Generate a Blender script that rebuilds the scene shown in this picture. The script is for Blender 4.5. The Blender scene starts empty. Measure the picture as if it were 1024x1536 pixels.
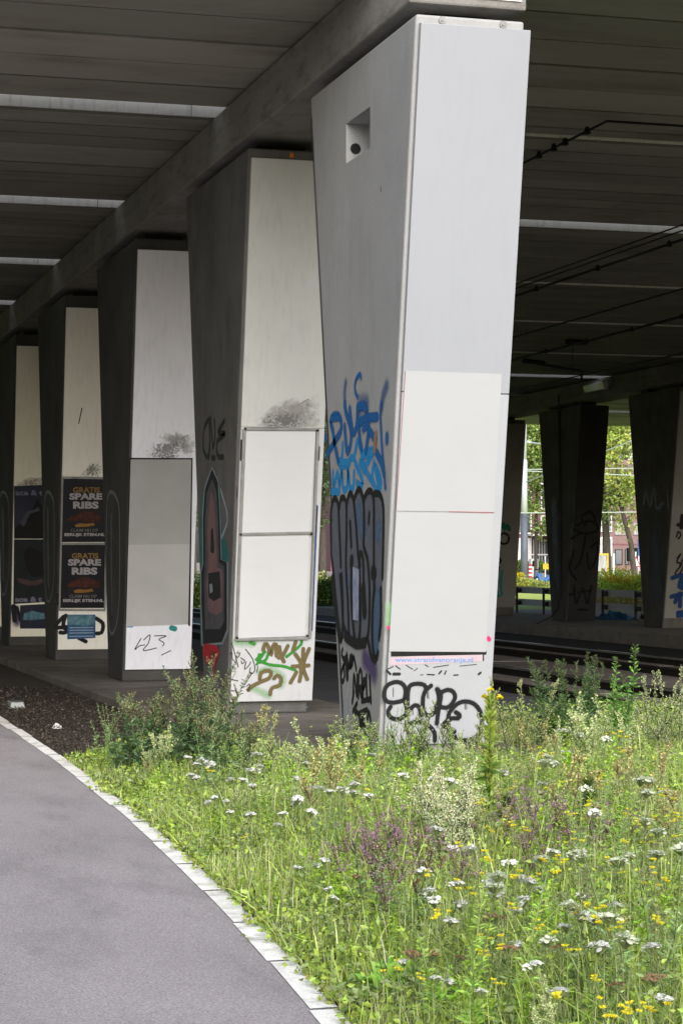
import bpy, bmesh, math, random
import numpy as np
from mathutils import Vector, Matrix
R = math.radians
rng = np.random.default_rng(7)
random.seed(7)
sc = bpy.context.scene
COL = sc.collection

# ------------------------------------------------------------------ camera model
F = 3200.0; HY = 840.0; VX = -400.0; EYE = 1.62
YAW = math.atan2(512 - VX, F)
CAM = Vector((0, 0, EYE))
FW = Vector((math.sin(YAW), math.cos(YAW), 0)); RT = Vector((math.cos(YAW), -math.sin(YAW), 0)); UP = Vector((0, 0, 1))
def ray(px, py): return FW * F + RT * (px - 512) + UP * (HY - py)
def onX(px, py, x):
    r = ray(px, py); return CAM + r * (x / r.x)
def onZ(px, py, z):
    r = ray(px, py); return CAM + r * ((z - EYE) / r.z)
def atd(px, py, d): return CAM + ray(px, py) * (d / F)
def onplane(px, py, p0, n):
    r = ray(px, py); return CAM + r * ((p0 - CAM).dot(n) / r.dot(n))

cam = bpy.data.objects.new('camera', bpy.data.cameras.new('camera')); COL.objects.link(cam)
cam.data.sensor_fit = 'HORIZONTAL'; cam.data.sensor_width = 36; cam.data.lens = F / 1024 * 36
cam.data.shift_y = (HY - 768) / 1024
cam.location = CAM; cam.rotation_euler = (R(90), 0, -YAW)
cam.data.clip_start = 0.1; cam.data.clip_end = 3000
sc.camera = cam

# ------------------------------------------------------------------ materials
def nt(name):
    m = bpy.data.materials.new(name); m.use_nodes = True
    t = m.node_tree; t.nodes.clear()
    out = t.nodes.new('ShaderNodeOutputMaterial')
    return m, t, out
def N(t, kind, **kw):
    n = t.nodes.new(kind)
    for k, v in kw.items(): setattr(n, k, v)
    return n
def L(t, a, b): t.links.new(a, b)
def c4(c): return (c[0], c[1], c[2], 1)
def srgb(r, g, b):
    f = lambda v: ((v / 255 + 0.055) / 1.055) ** 2.4 if v > 10 else v / 255 / 12.92
    return (f(r), f(g), f(b))

def surf(name, a, b=None, scale=3.0, stretch=(1, 1, 1), rough=0.8, bump=0.0, bscale=60, speck=0.0, dirt=None, dirt_amt=0.0, dirt_scale=(1.2, 1.2, .25), spec=0.3, metal=0.0, streaks=None):
    """weathered surface: two tones in cloudy noise, fine speckle, vertical dirt runs, bump"""
    m, t, out = nt(name)
    p = N(t, 'ShaderNodeBsdfPrincipled'); L(t, p.outputs[0], out.inputs[0])
    p.inputs['Roughness'].default_value = rough; p.inputs['Specular IOR Level'].default_value = spec; p.inputs['Metallic'].default_value = metal
    g = N(t, 'ShaderNodeNewGeometry')
    mp = N(t, 'ShaderNodeMapping'); mp.inputs['Scale'].default_value = stretch; L(t, g.outputs['Position'], mp.inputs[0])
    n1 = N(t, 'ShaderNodeTexNoise'); n1.inputs['Scale'].default_value = scale; n1.inputs['Detail'].default_value = 7; n1.inputs['Roughness'].default_value = .62
    L(t, mp.outputs[0], n1.inputs['Vector'])
    cr = N(t, 'ShaderNodeValToRGB'); cr.color_ramp.elements[0].position = .32; cr.color_ramp.elements[1].position = .68
    b = b or tuple(v * .8 for v in a)
    cr.color_ramp.elements[0].color = c4(b); cr.color_ramp.elements[1].color = c4(a)
    L(t, n1.outputs['Fac'], cr.inputs[0]); col = cr.outputs[0]
    if dirt:
        mp2 = N(t, 'ShaderNodeMapping'); mp2.inputs['Scale'].default_value = dirt_scale; L(t, g.outputs['Position'], mp2.inputs[0])
        n2 = N(t, 'ShaderNodeTexNoise'); n2.inputs['Scale'].default_value = 4; n2.inputs['Detail'].default_value = 8; n2.inputs['Roughness'].default_value = .65
        L(t, mp2.outputs[0], n2.inputs['Vector'])
        r2 = N(t, 'ShaderNodeMapRange'); r2.inputs[1].default_value = .5; r2.inputs[2].default_value = .72; r2.inputs[3].default_value = 0; r2.inputs[4].default_value = dirt_amt
        L(t, n2.outputs['Fac'], r2.inputs[0])
        mx = N(t, 'ShaderNodeMix', data_type='RGBA'); L(t, r2.outputs[0], mx.inputs[0]); L(t, col, mx.inputs[6]); mx.inputs[7].default_value = c4(dirt)
        col = mx.outputs[2]
    if speck:
        n3 = N(t, 'ShaderNodeTexNoise'); n3.inputs['Scale'].default_value = bscale; n3.inputs['Detail'].default_value = 3
        L(t, g.outputs['Position'], n3.inputs['Vector'])
        r3 = N(t, 'ShaderNodeMapRange'); r3.inputs[1].default_value = .3; r3.inputs[2].default_value = .7; r3.inputs[3].default_value = 1 - speck; r3.inputs[4].default_value = 1 + speck
        L(t, n3.outputs['Fac'], r3.inputs[0])
        mu = N(t, 'ShaderNodeMix', data_type='RGBA', blend_type='MULTIPLY'); mu.inputs[0].default_value = 1
        L(t, col, mu.inputs[6]); L(t, r3.outputs[0], mu.inputs[7]); col = mu.outputs[2]
    L(t, col, p.inputs['Base Color'])
    if bump:
        n4 = N(t, 'ShaderNodeTexNoise'); n4.inputs['Scale'].default_value = bscale; n4.inputs['Detail'].default_value = 5
        L(t, g.outputs['Position'], n4.inputs['Vector'])
        bp = N(t, 'ShaderNodeBump'); bp.inputs['Strength'].default_value = bump; bp.inputs['Distance'].default_value = .01
        L(t, n4.outputs['Fac'], bp.inputs['Height']); L(t, bp.outputs[0], p.inputs['Normal'])
    return m

def leafmat(name, trans=.35, gloss=.05):
    m, t, out = nt(name)
    at = N(t, 'ShaderNodeAttribute', attribute_name='Col')
    d = N(t, 'ShaderNodeBsdfDiffuse'); tr = N(t, 'ShaderNodeBsdfTranslucent'); gl = N(t, 'ShaderNodeBsdfGlossy'); gl.inputs['Roughness'].default_value = .45
    gl.inputs['Color'].default_value = (.8, .8, .8, 1)
    L(t, at.outputs['Color'], d.inputs[0]); L(t, at.outputs['Color'], tr.inputs[0])
    a = N(t, 'ShaderNodeMixShader'); a.inputs[0].default_value = trans; L(t, d.outputs[0], a.inputs[1]); L(t, tr.outputs[0], a.inputs[2])
    b = N(t, 'ShaderNodeMixShader'); b.inputs[0].default_value = gloss; L(t, a.outputs[0], b.inputs[1]); L(t, gl.outputs[0], b.inputs[2])
    L(t, b.outputs[0], out.inputs[0]); return m

def spray(name, col, soft=.35, grain=.25, opacity=.97):
    """spray paint on a wall: ribbon UV gives distance from the stroke's middle, soft dusty edge"""
    m, t, out = nt(name)
    uv = N(t, 'ShaderNodeUVMap', uv_map='UVMap')
    ln = N(t, 'ShaderNodeVectorMath', operation='LENGTH'); L(t, uv.outputs[0], ln.inputs[0])
    g = N(t, 'ShaderNodeNewGeometry')
    n1 = N(t, 'ShaderNodeTexNoise'); n1.inputs['Scale'].default_value = 90; n1.inputs['Detail'].default_value = 4; L(t, g.outputs['Position'], n1.inputs['Vector'])
    ma = N(t, 'ShaderNodeMath', operation='MULTIPLY_ADD'); L(t, n1.outputs['Fac'], ma.inputs[0]); ma.inputs[1].default_value = grain; L(t, ln.outputs['Value'], ma.inputs[2])
    mr = N(t, 'ShaderNodeMapRange', interpolation_type='SMOOTHSTEP')
    mr.inputs[1].default_value = 1.0 - soft + grain * .5; mr.inputs[2].default_value = 1.0 + grain * .3; mr.inputs[3].default_value = opacity; mr.inputs[4].default_value = 0
    L(t, ma.outputs[0], mr.inputs[0])
    p = N(t, 'ShaderNodeBsdfPrincipled'); p.inputs['Base Color'].default_value = c4(col); p.inputs['Roughness'].default_value = .55; p.inputs['Specular IOR Level'].default_value = .25
    tr = N(t, 'ShaderNodeBsdfTransparent'); mx = N(t, 'ShaderNodeMixShader')
    L(t, mr.outputs[0], mx.inputs[0]); L(t, tr.outputs[0], mx.inputs[1]); L(t, p.outputs[0], mx.inputs[2]); L(t, mx.outputs[0], out.inputs[0])
    return m

def patchy(name, col, col2, scale=14, lo=.45, hi=.6, opacity=.9, edge=True):
    """grime, glue residue or worn paint: noise holes, fading towards the patch's rim (UV)"""
    m, t, out = nt(name)
    g = N(t, 'ShaderNodeNewGeometry')
    n1 = N(t, 'ShaderNodeTexNoise'); n1.inputs['Scale'].default_value = scale; n1.inputs['Detail'].default_value = 8; n1.inputs['Roughness'].default_value = .7; L(t, g.outputs['Position'], n1.inputs['Vector'])
    src = n1.outputs['Fac']
    if edge:
        uv = N(t, 'ShaderNodeUVMap', uv_map='UVMap'); ln = N(t, 'ShaderNodeVectorMath', operation='LENGTH'); L(t, uv.outputs[0], ln.inputs[0])
        ma = N(t, 'ShaderNodeMath', operation='MULTIPLY_ADD'); L(t, ln.outputs['Value'], ma.inputs[0]); ma.inputs[1].default_value = -.34; L(t, src, ma.inputs[2])
        ad = N(t, 'ShaderNodeMath', operation='ADD'); L(t, ma.outputs[0], ad.inputs[0]); ad.inputs[1].default_value = .16; src = ad.outputs[0]
    mr = N(t, 'ShaderNodeMapRange'); mr.inputs[1].default_value = lo; mr.inputs[2].default_value = hi; mr.inputs[3].default_value = 0; mr.inputs[4].default_value = opacity
    L(t, src, mr.inputs[0])
    n2 = N(t, 'ShaderNodeTexNoise'); n2.inputs['Scale'].default_value = scale * 1.7; L(t, g.outputs['Position'], n2.inputs['Vector'])
    mc = N(t, 'ShaderNodeMix', data_type='RGBA'); L(t, n2.outputs['Fac'], mc.inputs[0]); mc.inputs[6].default_value = c4(col); mc.inputs[7].default_value = c4(col2)
    p = N(t, 'ShaderNodeBsdfPrincipled'); L(t, mc.outputs[2], p.inputs['Base Color']); p.inputs['Roughness'].default_value = .8
    tr = N(t, 'ShaderNodeBsdfTransparent'); mx = N(t, 'ShaderNodeMixShader')
    L(t, mr.outputs[0], mx.inputs[0]); L(t, tr.outputs[0], mx.inputs[1]); L(t, p.outputs[0], mx.inputs[2]); L(t, mx.outputs[0], out.inputs[0])
    return m

def glassmat(name, col):
    m, t, out = nt(name)
    p = N(t, 'ShaderNodeBsdfPrincipled'); p.inputs['Base Color'].default_value = c4(col); p.inputs['Roughness'].default_value = .08; p.inputs['Specular IOR Level'].default_value = .6
    L(t, p.outputs[0], out.inputs[0]); return m

def brick(name, a, b, mortar):
    m, t, out = nt(name)
    tc = N(t, 'ShaderNodeTexCoord'); br = N(t, 'ShaderNodeTexBrick'); br.inputs['Scale'].default_value = 2.5
    mp = N(t, 'ShaderNodeMapping'); mp.inputs['Rotation'].default_value = (R(90), 0, 0); L(t, tc.outputs['Object'], mp.inputs[0]); L(t, mp.outputs[0], br.inputs['Vector'])
    br.inputs['Color1'].default_value = c4(a); br.inputs['Color2'].default_value = c4(b); br.inputs['Mortar'].default_value = c4(mortar); br.inputs['Mortar Size'].default_value = .012
    p = N(t, 'ShaderNodeBsdfPrincipled'); p.inputs['Roughness'].default_value = .9; L(t, br.outputs[0], p.inputs['Base Color']); L(t, p.outputs[0], out.inputs[0]); return m

M = {}
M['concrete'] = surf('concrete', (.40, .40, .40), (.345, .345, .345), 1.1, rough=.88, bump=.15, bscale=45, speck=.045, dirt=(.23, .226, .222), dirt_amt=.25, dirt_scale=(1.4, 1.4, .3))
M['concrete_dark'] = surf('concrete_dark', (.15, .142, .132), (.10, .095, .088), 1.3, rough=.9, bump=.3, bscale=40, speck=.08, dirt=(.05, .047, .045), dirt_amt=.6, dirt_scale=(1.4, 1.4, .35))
M['concrete_shaded'] = surf('concrete_shaded', (.15, .147, .14), (.10, .098, .094), 1.1, rough=.88, bump=.25, bscale=45, speck=.07, dirt=(.05, .048, .045), dirt_amt=.5, dirt_scale=(1.4, 1.4, .3))  # darker copy of concrete: the second pillar's shade is in the colour
M['concrete_deep_shade'] = surf('concrete_deep_shade', (.085, .082, .08), (.05, .048, .047), 1.1, rough=.88, bump=.25, bscale=45, speck=.07)  # darkest copy, shade under the deck painted in for the inner pillars
M['beam'] = surf('beam', (.27, .26, .245), (.20, .19, .178), 1.0, rough=.9, bump=.3, bscale=35, speck=.08, dirt=(.08, .06, .045), dirt_amt=.6, dirt_scale=(1, .5, 2))
M['fascia'] = surf('fascia', (.95, .925, .86), (.87, .85, .79), 2.0, rough=.8, dirt=(.35, .34, .31), dirt_amt=.4, dirt_scale=(3, 1, .6), speck=.05, bscale=30)
M['panel'] = surf('panel', (.318, .330, .360), (.304, .316, .346), .7, rough=.42, dirt=(.25, .262, .285), dirt_amt=.18, dirt_scale=(5, 5, .22), spec=.4)  # white toned down to balance the panels brightened under the deck
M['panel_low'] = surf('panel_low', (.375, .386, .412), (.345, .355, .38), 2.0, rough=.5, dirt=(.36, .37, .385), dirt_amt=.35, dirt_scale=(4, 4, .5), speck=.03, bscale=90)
M['panel_warm'] = surf('panel_warm', (.565, .57, .555), (.505, .51, .497), .9, rough=.5, dirt=(.36, .36, .35), dirt_amt=.3, dirt_scale=(5, 5, .3))
M['panel_cool'] = surf('panel_cool', (.83, .84, .92), (.76, .77, .85), .9, rough=.5, dirt=(.52, .52, .54), dirt_amt=.3, dirt_scale=(5, 5, .3))  # this and the next two whitened to make up for deck shade
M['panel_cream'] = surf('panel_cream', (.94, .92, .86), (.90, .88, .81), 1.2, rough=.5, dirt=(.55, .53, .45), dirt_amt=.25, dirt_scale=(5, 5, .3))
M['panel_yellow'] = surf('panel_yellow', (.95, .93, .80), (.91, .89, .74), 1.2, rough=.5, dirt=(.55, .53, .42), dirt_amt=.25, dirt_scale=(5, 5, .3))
M['poster_white'] = surf('poster_white', (.39, .396, .41), (.38, .386, .40), 2.2, rough=.6, dirt=(.362, .368, .38), dirt_amt=.3, dirt_scale=(.5, .5, 3), bump=.05, bscale=9)
M['poster_grey'] = surf('poster_grey', (.36, .36, .355), (.31, .31, .305), 1.4, rough=.65, bump=.05, bscale=9)
M['poster_greyl'] = surf('poster_greyl', (.44, .44, .435), (.385, .385, .38), 1.4, rough=.65, bump=.05, bscale=9)
M['poster_black'] = surf('poster_black', (.012, .011, .015), (.006, .006, .010), 3, rough=.35, spec=.4)
M['poster_navy'] = surf('poster_navy', (.028, .032, .058), (.014, .016, .032), 2, rough=.4)
M['poster_green'] = surf('poster_green', (.016, .026, .026), (.010, .013, .016), 3, rough=.4)
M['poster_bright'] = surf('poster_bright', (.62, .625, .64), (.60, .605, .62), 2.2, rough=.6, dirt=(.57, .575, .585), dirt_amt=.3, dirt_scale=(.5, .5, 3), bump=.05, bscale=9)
M['panel_warm_lit'] = surf('panel_warm_lit', (.60, .60, .615), (.54, .54, .555), .9, rough=.5, dirt=(.38, .38, .38), dirt_amt=.35, dirt_scale=(5, 5, .3))  # lighter copy for the second pillar's lower panel, front light painted in
M['frame'] = surf('frame', (.34, .34, .33), (.22, .22, .21), 6, rough=.5, metal=.3)
M['black'] = surf('black', (.012, .012, .013), (.006, .006, .006), 5, rough=.7)
M['steel'] = surf('steel', (.42, .43, .44), (.28, .28, .28), 8, rough=.35, metal=.8)
M['rail_top'] = surf('rail_top', (.5, .5, .5), (.35, .34, .33), 3, rough=.25, metal=.9)
M['rust'] = surf('rust', (.045, .034, .028), (.022, .018, .016), 8, rough=.9, bump=.3, bscale=40)
M['track_slab'] = surf('track_slab', (.33, .285, .27), (.22, .19, .18), 1.6, rough=.85, bump=.3, bscale=30, speck=.15, dirt=(.09, .08, .07), dirt_amt=.6, dirt_scale=(.6, .3, 1))
M['asphalt_blue'] = surf('asphalt_blue', (.13, .13, .145), (.085, .085, .10), 1.5, rough=.9, bump=.4, bscale=60, speck=.2)
M['ballast'] = surf('ballast', (.035, .033, .032), (.014, .013, .013), 14, rough=.95, bump=1, bscale=22)
M['asphalt'] = surf('asphalt', (.355, .328, .342), (.285, .264, .275), .8, stretch=(1, .45, 1), rough=.9, bump=.9, bscale=92, speck=.35, dirt=(.175, .163, .168), dirt_amt=.6, dirt_scale=(.5, .16, 1))
M['line'] = surf('line', (.93, .92, .89), (.80, .79, .76), 5, rough=.8, speck=.1, bscale=80, dirt=(.26, .245, .22), dirt_amt=.7, dirt_scale=(1.5, 1.5, 1.5), bump=.3)
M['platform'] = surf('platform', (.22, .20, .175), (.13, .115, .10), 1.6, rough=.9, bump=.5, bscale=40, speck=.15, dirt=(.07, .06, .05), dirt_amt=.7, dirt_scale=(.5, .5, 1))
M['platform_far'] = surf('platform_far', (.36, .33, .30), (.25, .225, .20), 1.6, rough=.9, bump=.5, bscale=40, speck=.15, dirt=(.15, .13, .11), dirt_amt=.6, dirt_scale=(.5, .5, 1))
M['soil'] = surf('soil', (.075, .059, .048), (.036, .029, .025), 9, rough=1, bump=1, bscale=35, speck=.4)
M['meadow_soil'] = surf('meadow_soil', (.055, .06, .025), (.03, .03, .015), 6, rough=1, bump=1, bscale=30)
M['far_grass'] = surf('far_grass', (.52, .60, .15), (.34, .46, .08), .9, rough=1, bump=1, bscale=6, dirt=(.58, .53, .2), dirt_amt=.7, dirt_scale=(.5, .2, 1))
M['ground'] = surf('ground', (.10, .11, .05), (.06, .07, .03), .3, rough=1)
M['road'] = surf('road', (.42, .41, .41), (.34, .33, .33), 1, rough=.9)
M['pavement'] = surf('pavement', (.42, .34, .31), (.34, .28, .26), 2, rough=.9)
M['galv'] = surf('galv', (.92, .93, .94), (.82, .83, .85), 3, rough=.5)
M['darkpost'] = surf('darkpost', (.03, .03, .032), (.018, .018, .018), 5, rough=.6)
M['pole_light'] = surf('pole_light', (.56, .59, .66), (.48, .51, .58), 2, rough=.4)
M['pole_dark'] = surf('pole_dark', (.125, .14, .18), (.095, .105, .14), 2, rough=.5)
M['cable'] = surf('cable', (.012, .012, .012), (.008, .008, .008), 5, rough=.6)
M['wire_light'] = surf('wire_light', (.5, .55, .52), (.4, .45, .42), 5, rough=.5)
M['plastic_white'] = surf('plastic_white', (.72, .72, .70), (.6, .6, .57), 5, rough=.4)
M['plastic_clear'] = surf('plastic_clear', (.18, .19, .20), (.11, .115, .12), 9, rough=.25, spec=.6)
M['paper'] = surf('paper', (.75, .75, .74), (.6, .6, .6), 8, rough=.8)
M['tarp'] = surf('tarp', (.03, .12, .26), (.015, .06, .15), 6, rough=.5)
M['bluefoil'] = surf('bluefoil', (.05, .30, .55), (.55, .65, .70), 12, rough=.4)
M['orange'] = surf('orange', (.75, .22, .02), None, 5, rough=.6)
M['red'] = surf('red', (.62, .05, .04), None, 5, rough=.5)
M['yellow'] = surf('yellow', (.75, .55, .05), None, 5, rough=.5)
M['blue'] = surf('blue', (.04, .14, .40), None, 5, rough=.5)
M['white'] = surf('white', (.8, .8, .79), (.7, .7, .69), 3, rough=.6)
M['brick_maroon'] = brick('brick_maroon', (.23, .085, .105), (.19, .07, .09), (.25, .15, .16))
M['brick_brown'] = brick('brick_brown', (.23, .145, .135), (.19, .12, .115), (.26, .2, .19))
M['wall_grey'] = surf('wall_grey', (.5, .5, .52), (.4, .4, .42), .5, rough=.8)
M['glass'] = glassmat('glass', (.06, .07, .08))
M['curtain'] = surf('curtain', (.55, .55, .53), (.2, .2, .2), 2.2, stretch=(3, 3, .2), rough=.8)
M['bark'] = surf('bark', (.10, .085, .065), (.05, .042, .033), 3, stretch=(3, 3, .6), rough=.95, bump=.6, bscale=8)
M['leaf'] = leafmat('leaf', .35, .04)
M['grass'] = leafmat('grass', .4, .06)
M['petal'] = leafmat('petal', .5, .0)
def plankmat(name, a, b, stain):
    m, t, out = nt(name)
    g = N(t, 'ShaderNodeNewGeometry'); p = N(t, 'ShaderNodeBsdfPrincipled'); p.inputs['Roughness'].default_value = .62; p.inputs['Specular IOR Level'].default_value = .35
    mp = N(t, 'ShaderNodeMapping'); mp.inputs['Scale'].default_value = (.25, 2.2, 1); L(t, g.outputs['Position'], mp.inputs[0])
    n1 = N(t, 'ShaderNodeTexNoise'); n1.inputs['Scale'].default_value = 1.2; n1.inputs['Detail'].default_value = 8; n1.inputs['Roughness'].default_value = .65; L(t, mp.outputs[0], n1.inputs['Vector'])
    mx = N(t, 'ShaderNodeMix', data_type='RGBA'); L(t, n1.outputs['Fac'], mx.inputs[0]); mx.inputs[6].default_value = c4(b); mx.inputs[7].default_value = c4(a)
    hs = N(t, 'ShaderNodeMapRange'); hs.inputs[3].default_value = .84; hs.inputs[4].default_value = 1.14; L(t, g.outputs['Random Per Island'], hs.inputs[0])
    mu = N(t, 'ShaderNodeMix', data_type='RGBA', blend_type='MULTIPLY'); mu.inputs[0].default_value = 1; L(t, mx.outputs[2], mu.inputs[6]); L(t, hs.outputs[0], mu.inputs[7])
    mp2 = N(t, 'ShaderNodeMapping'); mp2.inputs['Scale'].default_value = (.5, 1.3, 1); L(t, g.outputs['Position'], mp2.inputs[0])
    n2 = N(t, 'ShaderNodeTexNoise'); n2.inputs['Scale'].default_value = .9; n2.inputs['Detail'].default_value = 9; n2.inputs['Roughness'].default_value = .7; L(t, mp2.outputs[0], n2.inputs['Vector'])
    r2 = N(t, 'ShaderNodeMapRange'); r2.inputs[1].default_value = .49; r2.inputs[2].default_value = .72; r2.inputs[4].default_value = .62; L(t, n2.outputs['Fac'], r2.inputs[0])
    m3 = N(t, 'ShaderNodeMix', data_type='RGBA'); L(t, r2.outputs[0], m3.inputs[0]); L(t, mu.outputs[2], m3.inputs[6]); m3.inputs[7].default_value = c4(stain)
    L(t, m3.outputs[2], p.inputs['Base Color']); L(t, p.outputs[0], out.inputs[0]); return m
M['planks'] = plankmat('planks', (.34, .325, .295), (.26, .248, .222), (.10, .08, .062))
M['planks_front'] = plankmat('planks_front', (.40, .385, .335), (.325, .31, .265), (.15, .115, .085))

# ------------------------------------------------------------------ object helpers
def tag(o, label=None, cat=None, group=None, kind=None):
    if label: o['label'] = label
    if cat: o['category'] = cat
    if group: o['group'] = group
    if kind: o['kind'] = kind
    return o
def thing(name, label, cat, loc=(0, 0, 0), group=None):
    o = bpy.data.objects.new(name, None); COL.objects.link(o); o.location = loc; o.empty_display_size = .1
    return tag(o, label, cat, group)
def wloc(o):
    v = Vector((0, 0, 0))
    while o: v += o.location; o = o.parent
    return v
class MB:
    def __init__(s): s.v = []; s.f = []; s.uv = {}; s.mi = []
    def face(s, pts, uvs=None):
        i = len(s.v); s.v += [tuple(p) for p in pts]; s.f.append(tuple(range(i, i + len(pts))))
        if uvs: s.uv[len(s.f) - 1] = uvs
    def hexa(s, p):  # 8 points: bottom 0-3 (ccw), top 4-7
        i = len(s.v); s.v += [tuple(q) for q in p]
        for f in ((3, 2, 1, 0), (4, 5, 6, 7), (0, 1, 5, 4), (1, 2, 6, 5), (2, 3, 7, 6), (3, 0, 4, 7)): s.f.append(tuple(i + k for k in f))
    def box(s, x0, x1, y0, y1, z0, z1):
        s.hexa([(x0, y0, z0), (x1, y0, z0), (x1, y1, z0), (x0, y1, z0), (x0, y0, z1), (x1, y0, z1), (x1, y1, z1), (x0, y1, z1)])
    def tube(s, pts, r, n=8, cap=True):
        pts = [Vector(p) for p in pts]; rs = r if isinstance(r, (list, tuple)) else [r] * len(pts)
        i0 = len(s.v); prev = None
        for k, p in enumerate(pts):
            t = (pts[min(k + 1, len(pts) - 1)] - pts[max(k - 1, 0)]).normalized()
            a = t.orthogonal().normalized() if prev is None else (prev - t * prev.dot(t)).normalized()
            prev = a; b = t.cross(a)
            for j in range(n):
                an = 2 * math.pi * j / n; s.v.append(tuple(p + (a * math.cos(an) + b * math.sin(an)) * rs[k]))
        for k in range(len(pts) - 1):
            for j in range(n):
                s.f.append((i0 + k * n + j, i0 + k * n + (j + 1) % n, i0 + (k + 1) * n + (j + 1) % n, i0 + (k + 1) * n + j))
        if cap:
            s.f.append(tuple(i0 + j for j in reversed(range(n)))); e = i0 + (len(pts) - 1) * n; s.f.append(tuple(e + j for j in range(n)))
    def build(s, name, mat, parent=None, smooth=False, bevel=0, world=True):
        me = bpy.data.meshes.new(name)
        o0 = wloc(parent) if (parent and world) else Vector((0, 0, 0))
        me.from_pydata([(v[0] - o0.x, v[1] - o0.y, v[2] - o0.z) for v in s.v], [], s.f)
        if s.uv:
            ul = me.uv_layers.new(name='UVMap')
            for fi, uvs in s.uv.items():
                for li, q in zip(me.polygons[fi].loop_indices, uvs): ul.data[li].uv = q
        me.materials.append(mat)
        if bevel:
            bm = bmesh.new(); bm.from_mesh(me)
            bmesh.ops.bevel(bm, geom=[e for e in bm.edges if len(e.link_faces) == 2], offset=bevel, segments=2, profile=.5, affect='EDGES', clamp_overlap=True)
            bm.to_mesh(me); bm.free()
        if smooth:
            for p in me.polygons: p.use_smooth = True
        me.update()
        o = bpy.data.objects.new(name, me); COL.objects.link(o)
        if parent: o.parent = parent
        return o
def npmesh(name, V, tri=None, quad=None, col=None, mat=None, parent=None):
    me = bpy.data.meshes.new(name); V = np.asarray(V, np.float32)
    me.vertices.add(len(V)); me.vertices.foreach_set('co', V.ravel())
    idx = []; st = []; tot = []; k = 0
    for F_, n in ((tri, 3), (quad, 4)):
        if F_ is not None and len(F_):
            F_ = np.asarray(F_, np.int32); idx.append(F_.ravel()); st.append(k + n * np.arange(len(F_))); tot.append(np.full(len(F_), n)); k += F_.size
    idx = np.concatenate(idx); st = np.concatenate(st); tot = np.concatenate(tot)
    me.loops.add(len(idx)); me.loops.foreach_set('vertex_index', idx.astype(np.int32))
    me.polygons.add(len(st)); me.polygons.foreach_set('loop_start', st.astype(np.int32)); me.polygons.foreach_set('loop_total', tot.astype(np.int32))
    if col is not None:
        c = np.ones((len(V), 4), np.float32); c[:, :3] = col
        a = me.color_attributes.new('Col', 'FLOAT_COLOR', 'POINT'); a.data.foreach_set('color', c.ravel())
    me.update(calc_edges=True); me.validate()
    if mat: me.materials.append(mat)
    o = bpy.data.objects.new(name, me); COL.objects.link(o)
    if parent: o.parent = parent
    return o
def copy_tree(o, parent=None):
    c = o.copy(); COL.objects.link(c)
    if parent: c.parent = parent
    for ch in list(o.children): copy_tree(ch, c)
    return c

# ------------------------------------------------------------------ faces of pillars that carry paint
class FaceL:      # plane X = x seen from the left
    def __init__(s, x): s.x = x
    def uv(s, px, py): p = onX(px, py, s.x); return (p.y, p.z)
    def w(s, u, v, off): return Vector((s.x - off, u, v))
class FaceF:      # leaning front face
    def __init__(s, y0, slope, off):
        s.y0 = y0; s.k = slope; s.n = Vector((0, -1, -slope)).normalized(); s.o = off
        s.p0 = Vector((0, y0, 0)) + s.n * off
    def uv(s, px, py): p = onplane(px, py, s.p0, s.n); return (p.x, p.z)
    def w(s, u, v, off):
        z = v; y = s.p0.y - s.k * (z - s.p0.z); return Vector((u, y, z)) + s.n * off
def catmull(pts, step):
    if len(pts) < 2: return pts
    P = [pts[0]] + list(pts) + [pts[-1]]; out = []
    for i in range(1, len(P) - 2):
        p0, p1, p2, p3 = [np.array(q) for q in P[i - 1:i + 3]]
        n = max(2, int(np.linalg.norm(p2 - p1) / step))
        for k in range(n):
            t = k / n
            out.append(tuple(.5 * ((2 * p1) + (-p0 + p2) * t + (2 * p0 - 5 * p1 + 4 * p2 - p3) * t * t + (-p0 + 3 * p1 - 3 * p2 + p3) * t ** 3)))
    out.append(tuple(pts[-1])); return out
LAY = {}
def graffiti(face, parent, mat, strokes, zoom, width, off=.0015, name='graffiti', smooth=True, label=None):
    """strokes: lists of points read in a zoomed view (x0, y0, scale); ribbons of real width on the face"""
    x0, y0, k = zoom; mb = MB()
    for si, s in enumerate(strokes):
        wd = width
        if isinstance(s, tuple): wd, s = s
        if len(s) == 1: s = [s[0], (s[0][0] + .6, s[0][1] + 2)]
        pts = [face.uv(x0 + a / k, y0 + b / k) for a, b in s]
        pts = catmull(pts, wd * .5) if smooth else pts
        P = [np.array(p, float) for p in pts]
        h = wd / 2
        d0 = P[0] - P[1]; d0 /= (np.linalg.norm(d0) + 1e-9); d1 = P[-1] - P[-2]; d1 /= (np.linalg.norm(d1) + 1e-9)
        P = [P[0] + d0 * h] + P + [P[-1] + d1 * h]
        o = off + si * .00025; rows = []
        for i, p in enumerate(P):
            t = P[min(i + 1, len(P) - 1)] - P[max(i - 1, 0)]; t /= (np.linalg.norm(t) + 1e-9); nn = np.array([-t[1], t[0]])
            rows.append((p + nn * h, p - nn * h))
        ce = [1] + [0] * (len(P) - 2) + [1]
        for i in range(len(P) - 1):
            a, b = rows[i]; c, d = rows[i + 1]
            mb.face([face.w(a[0], a[1], o), face.w(b[0], b[1], o), face.w(d[0], d[1], o), face.w(c[0], c[1], o)],
                    [(-1, ce[i]), (1, ce[i]), (1, ce[i + 1]), (-1, ce[i + 1])])
    g = mb.build(name, mat, parent)
    if label: g['label'] = label
    return g
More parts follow.
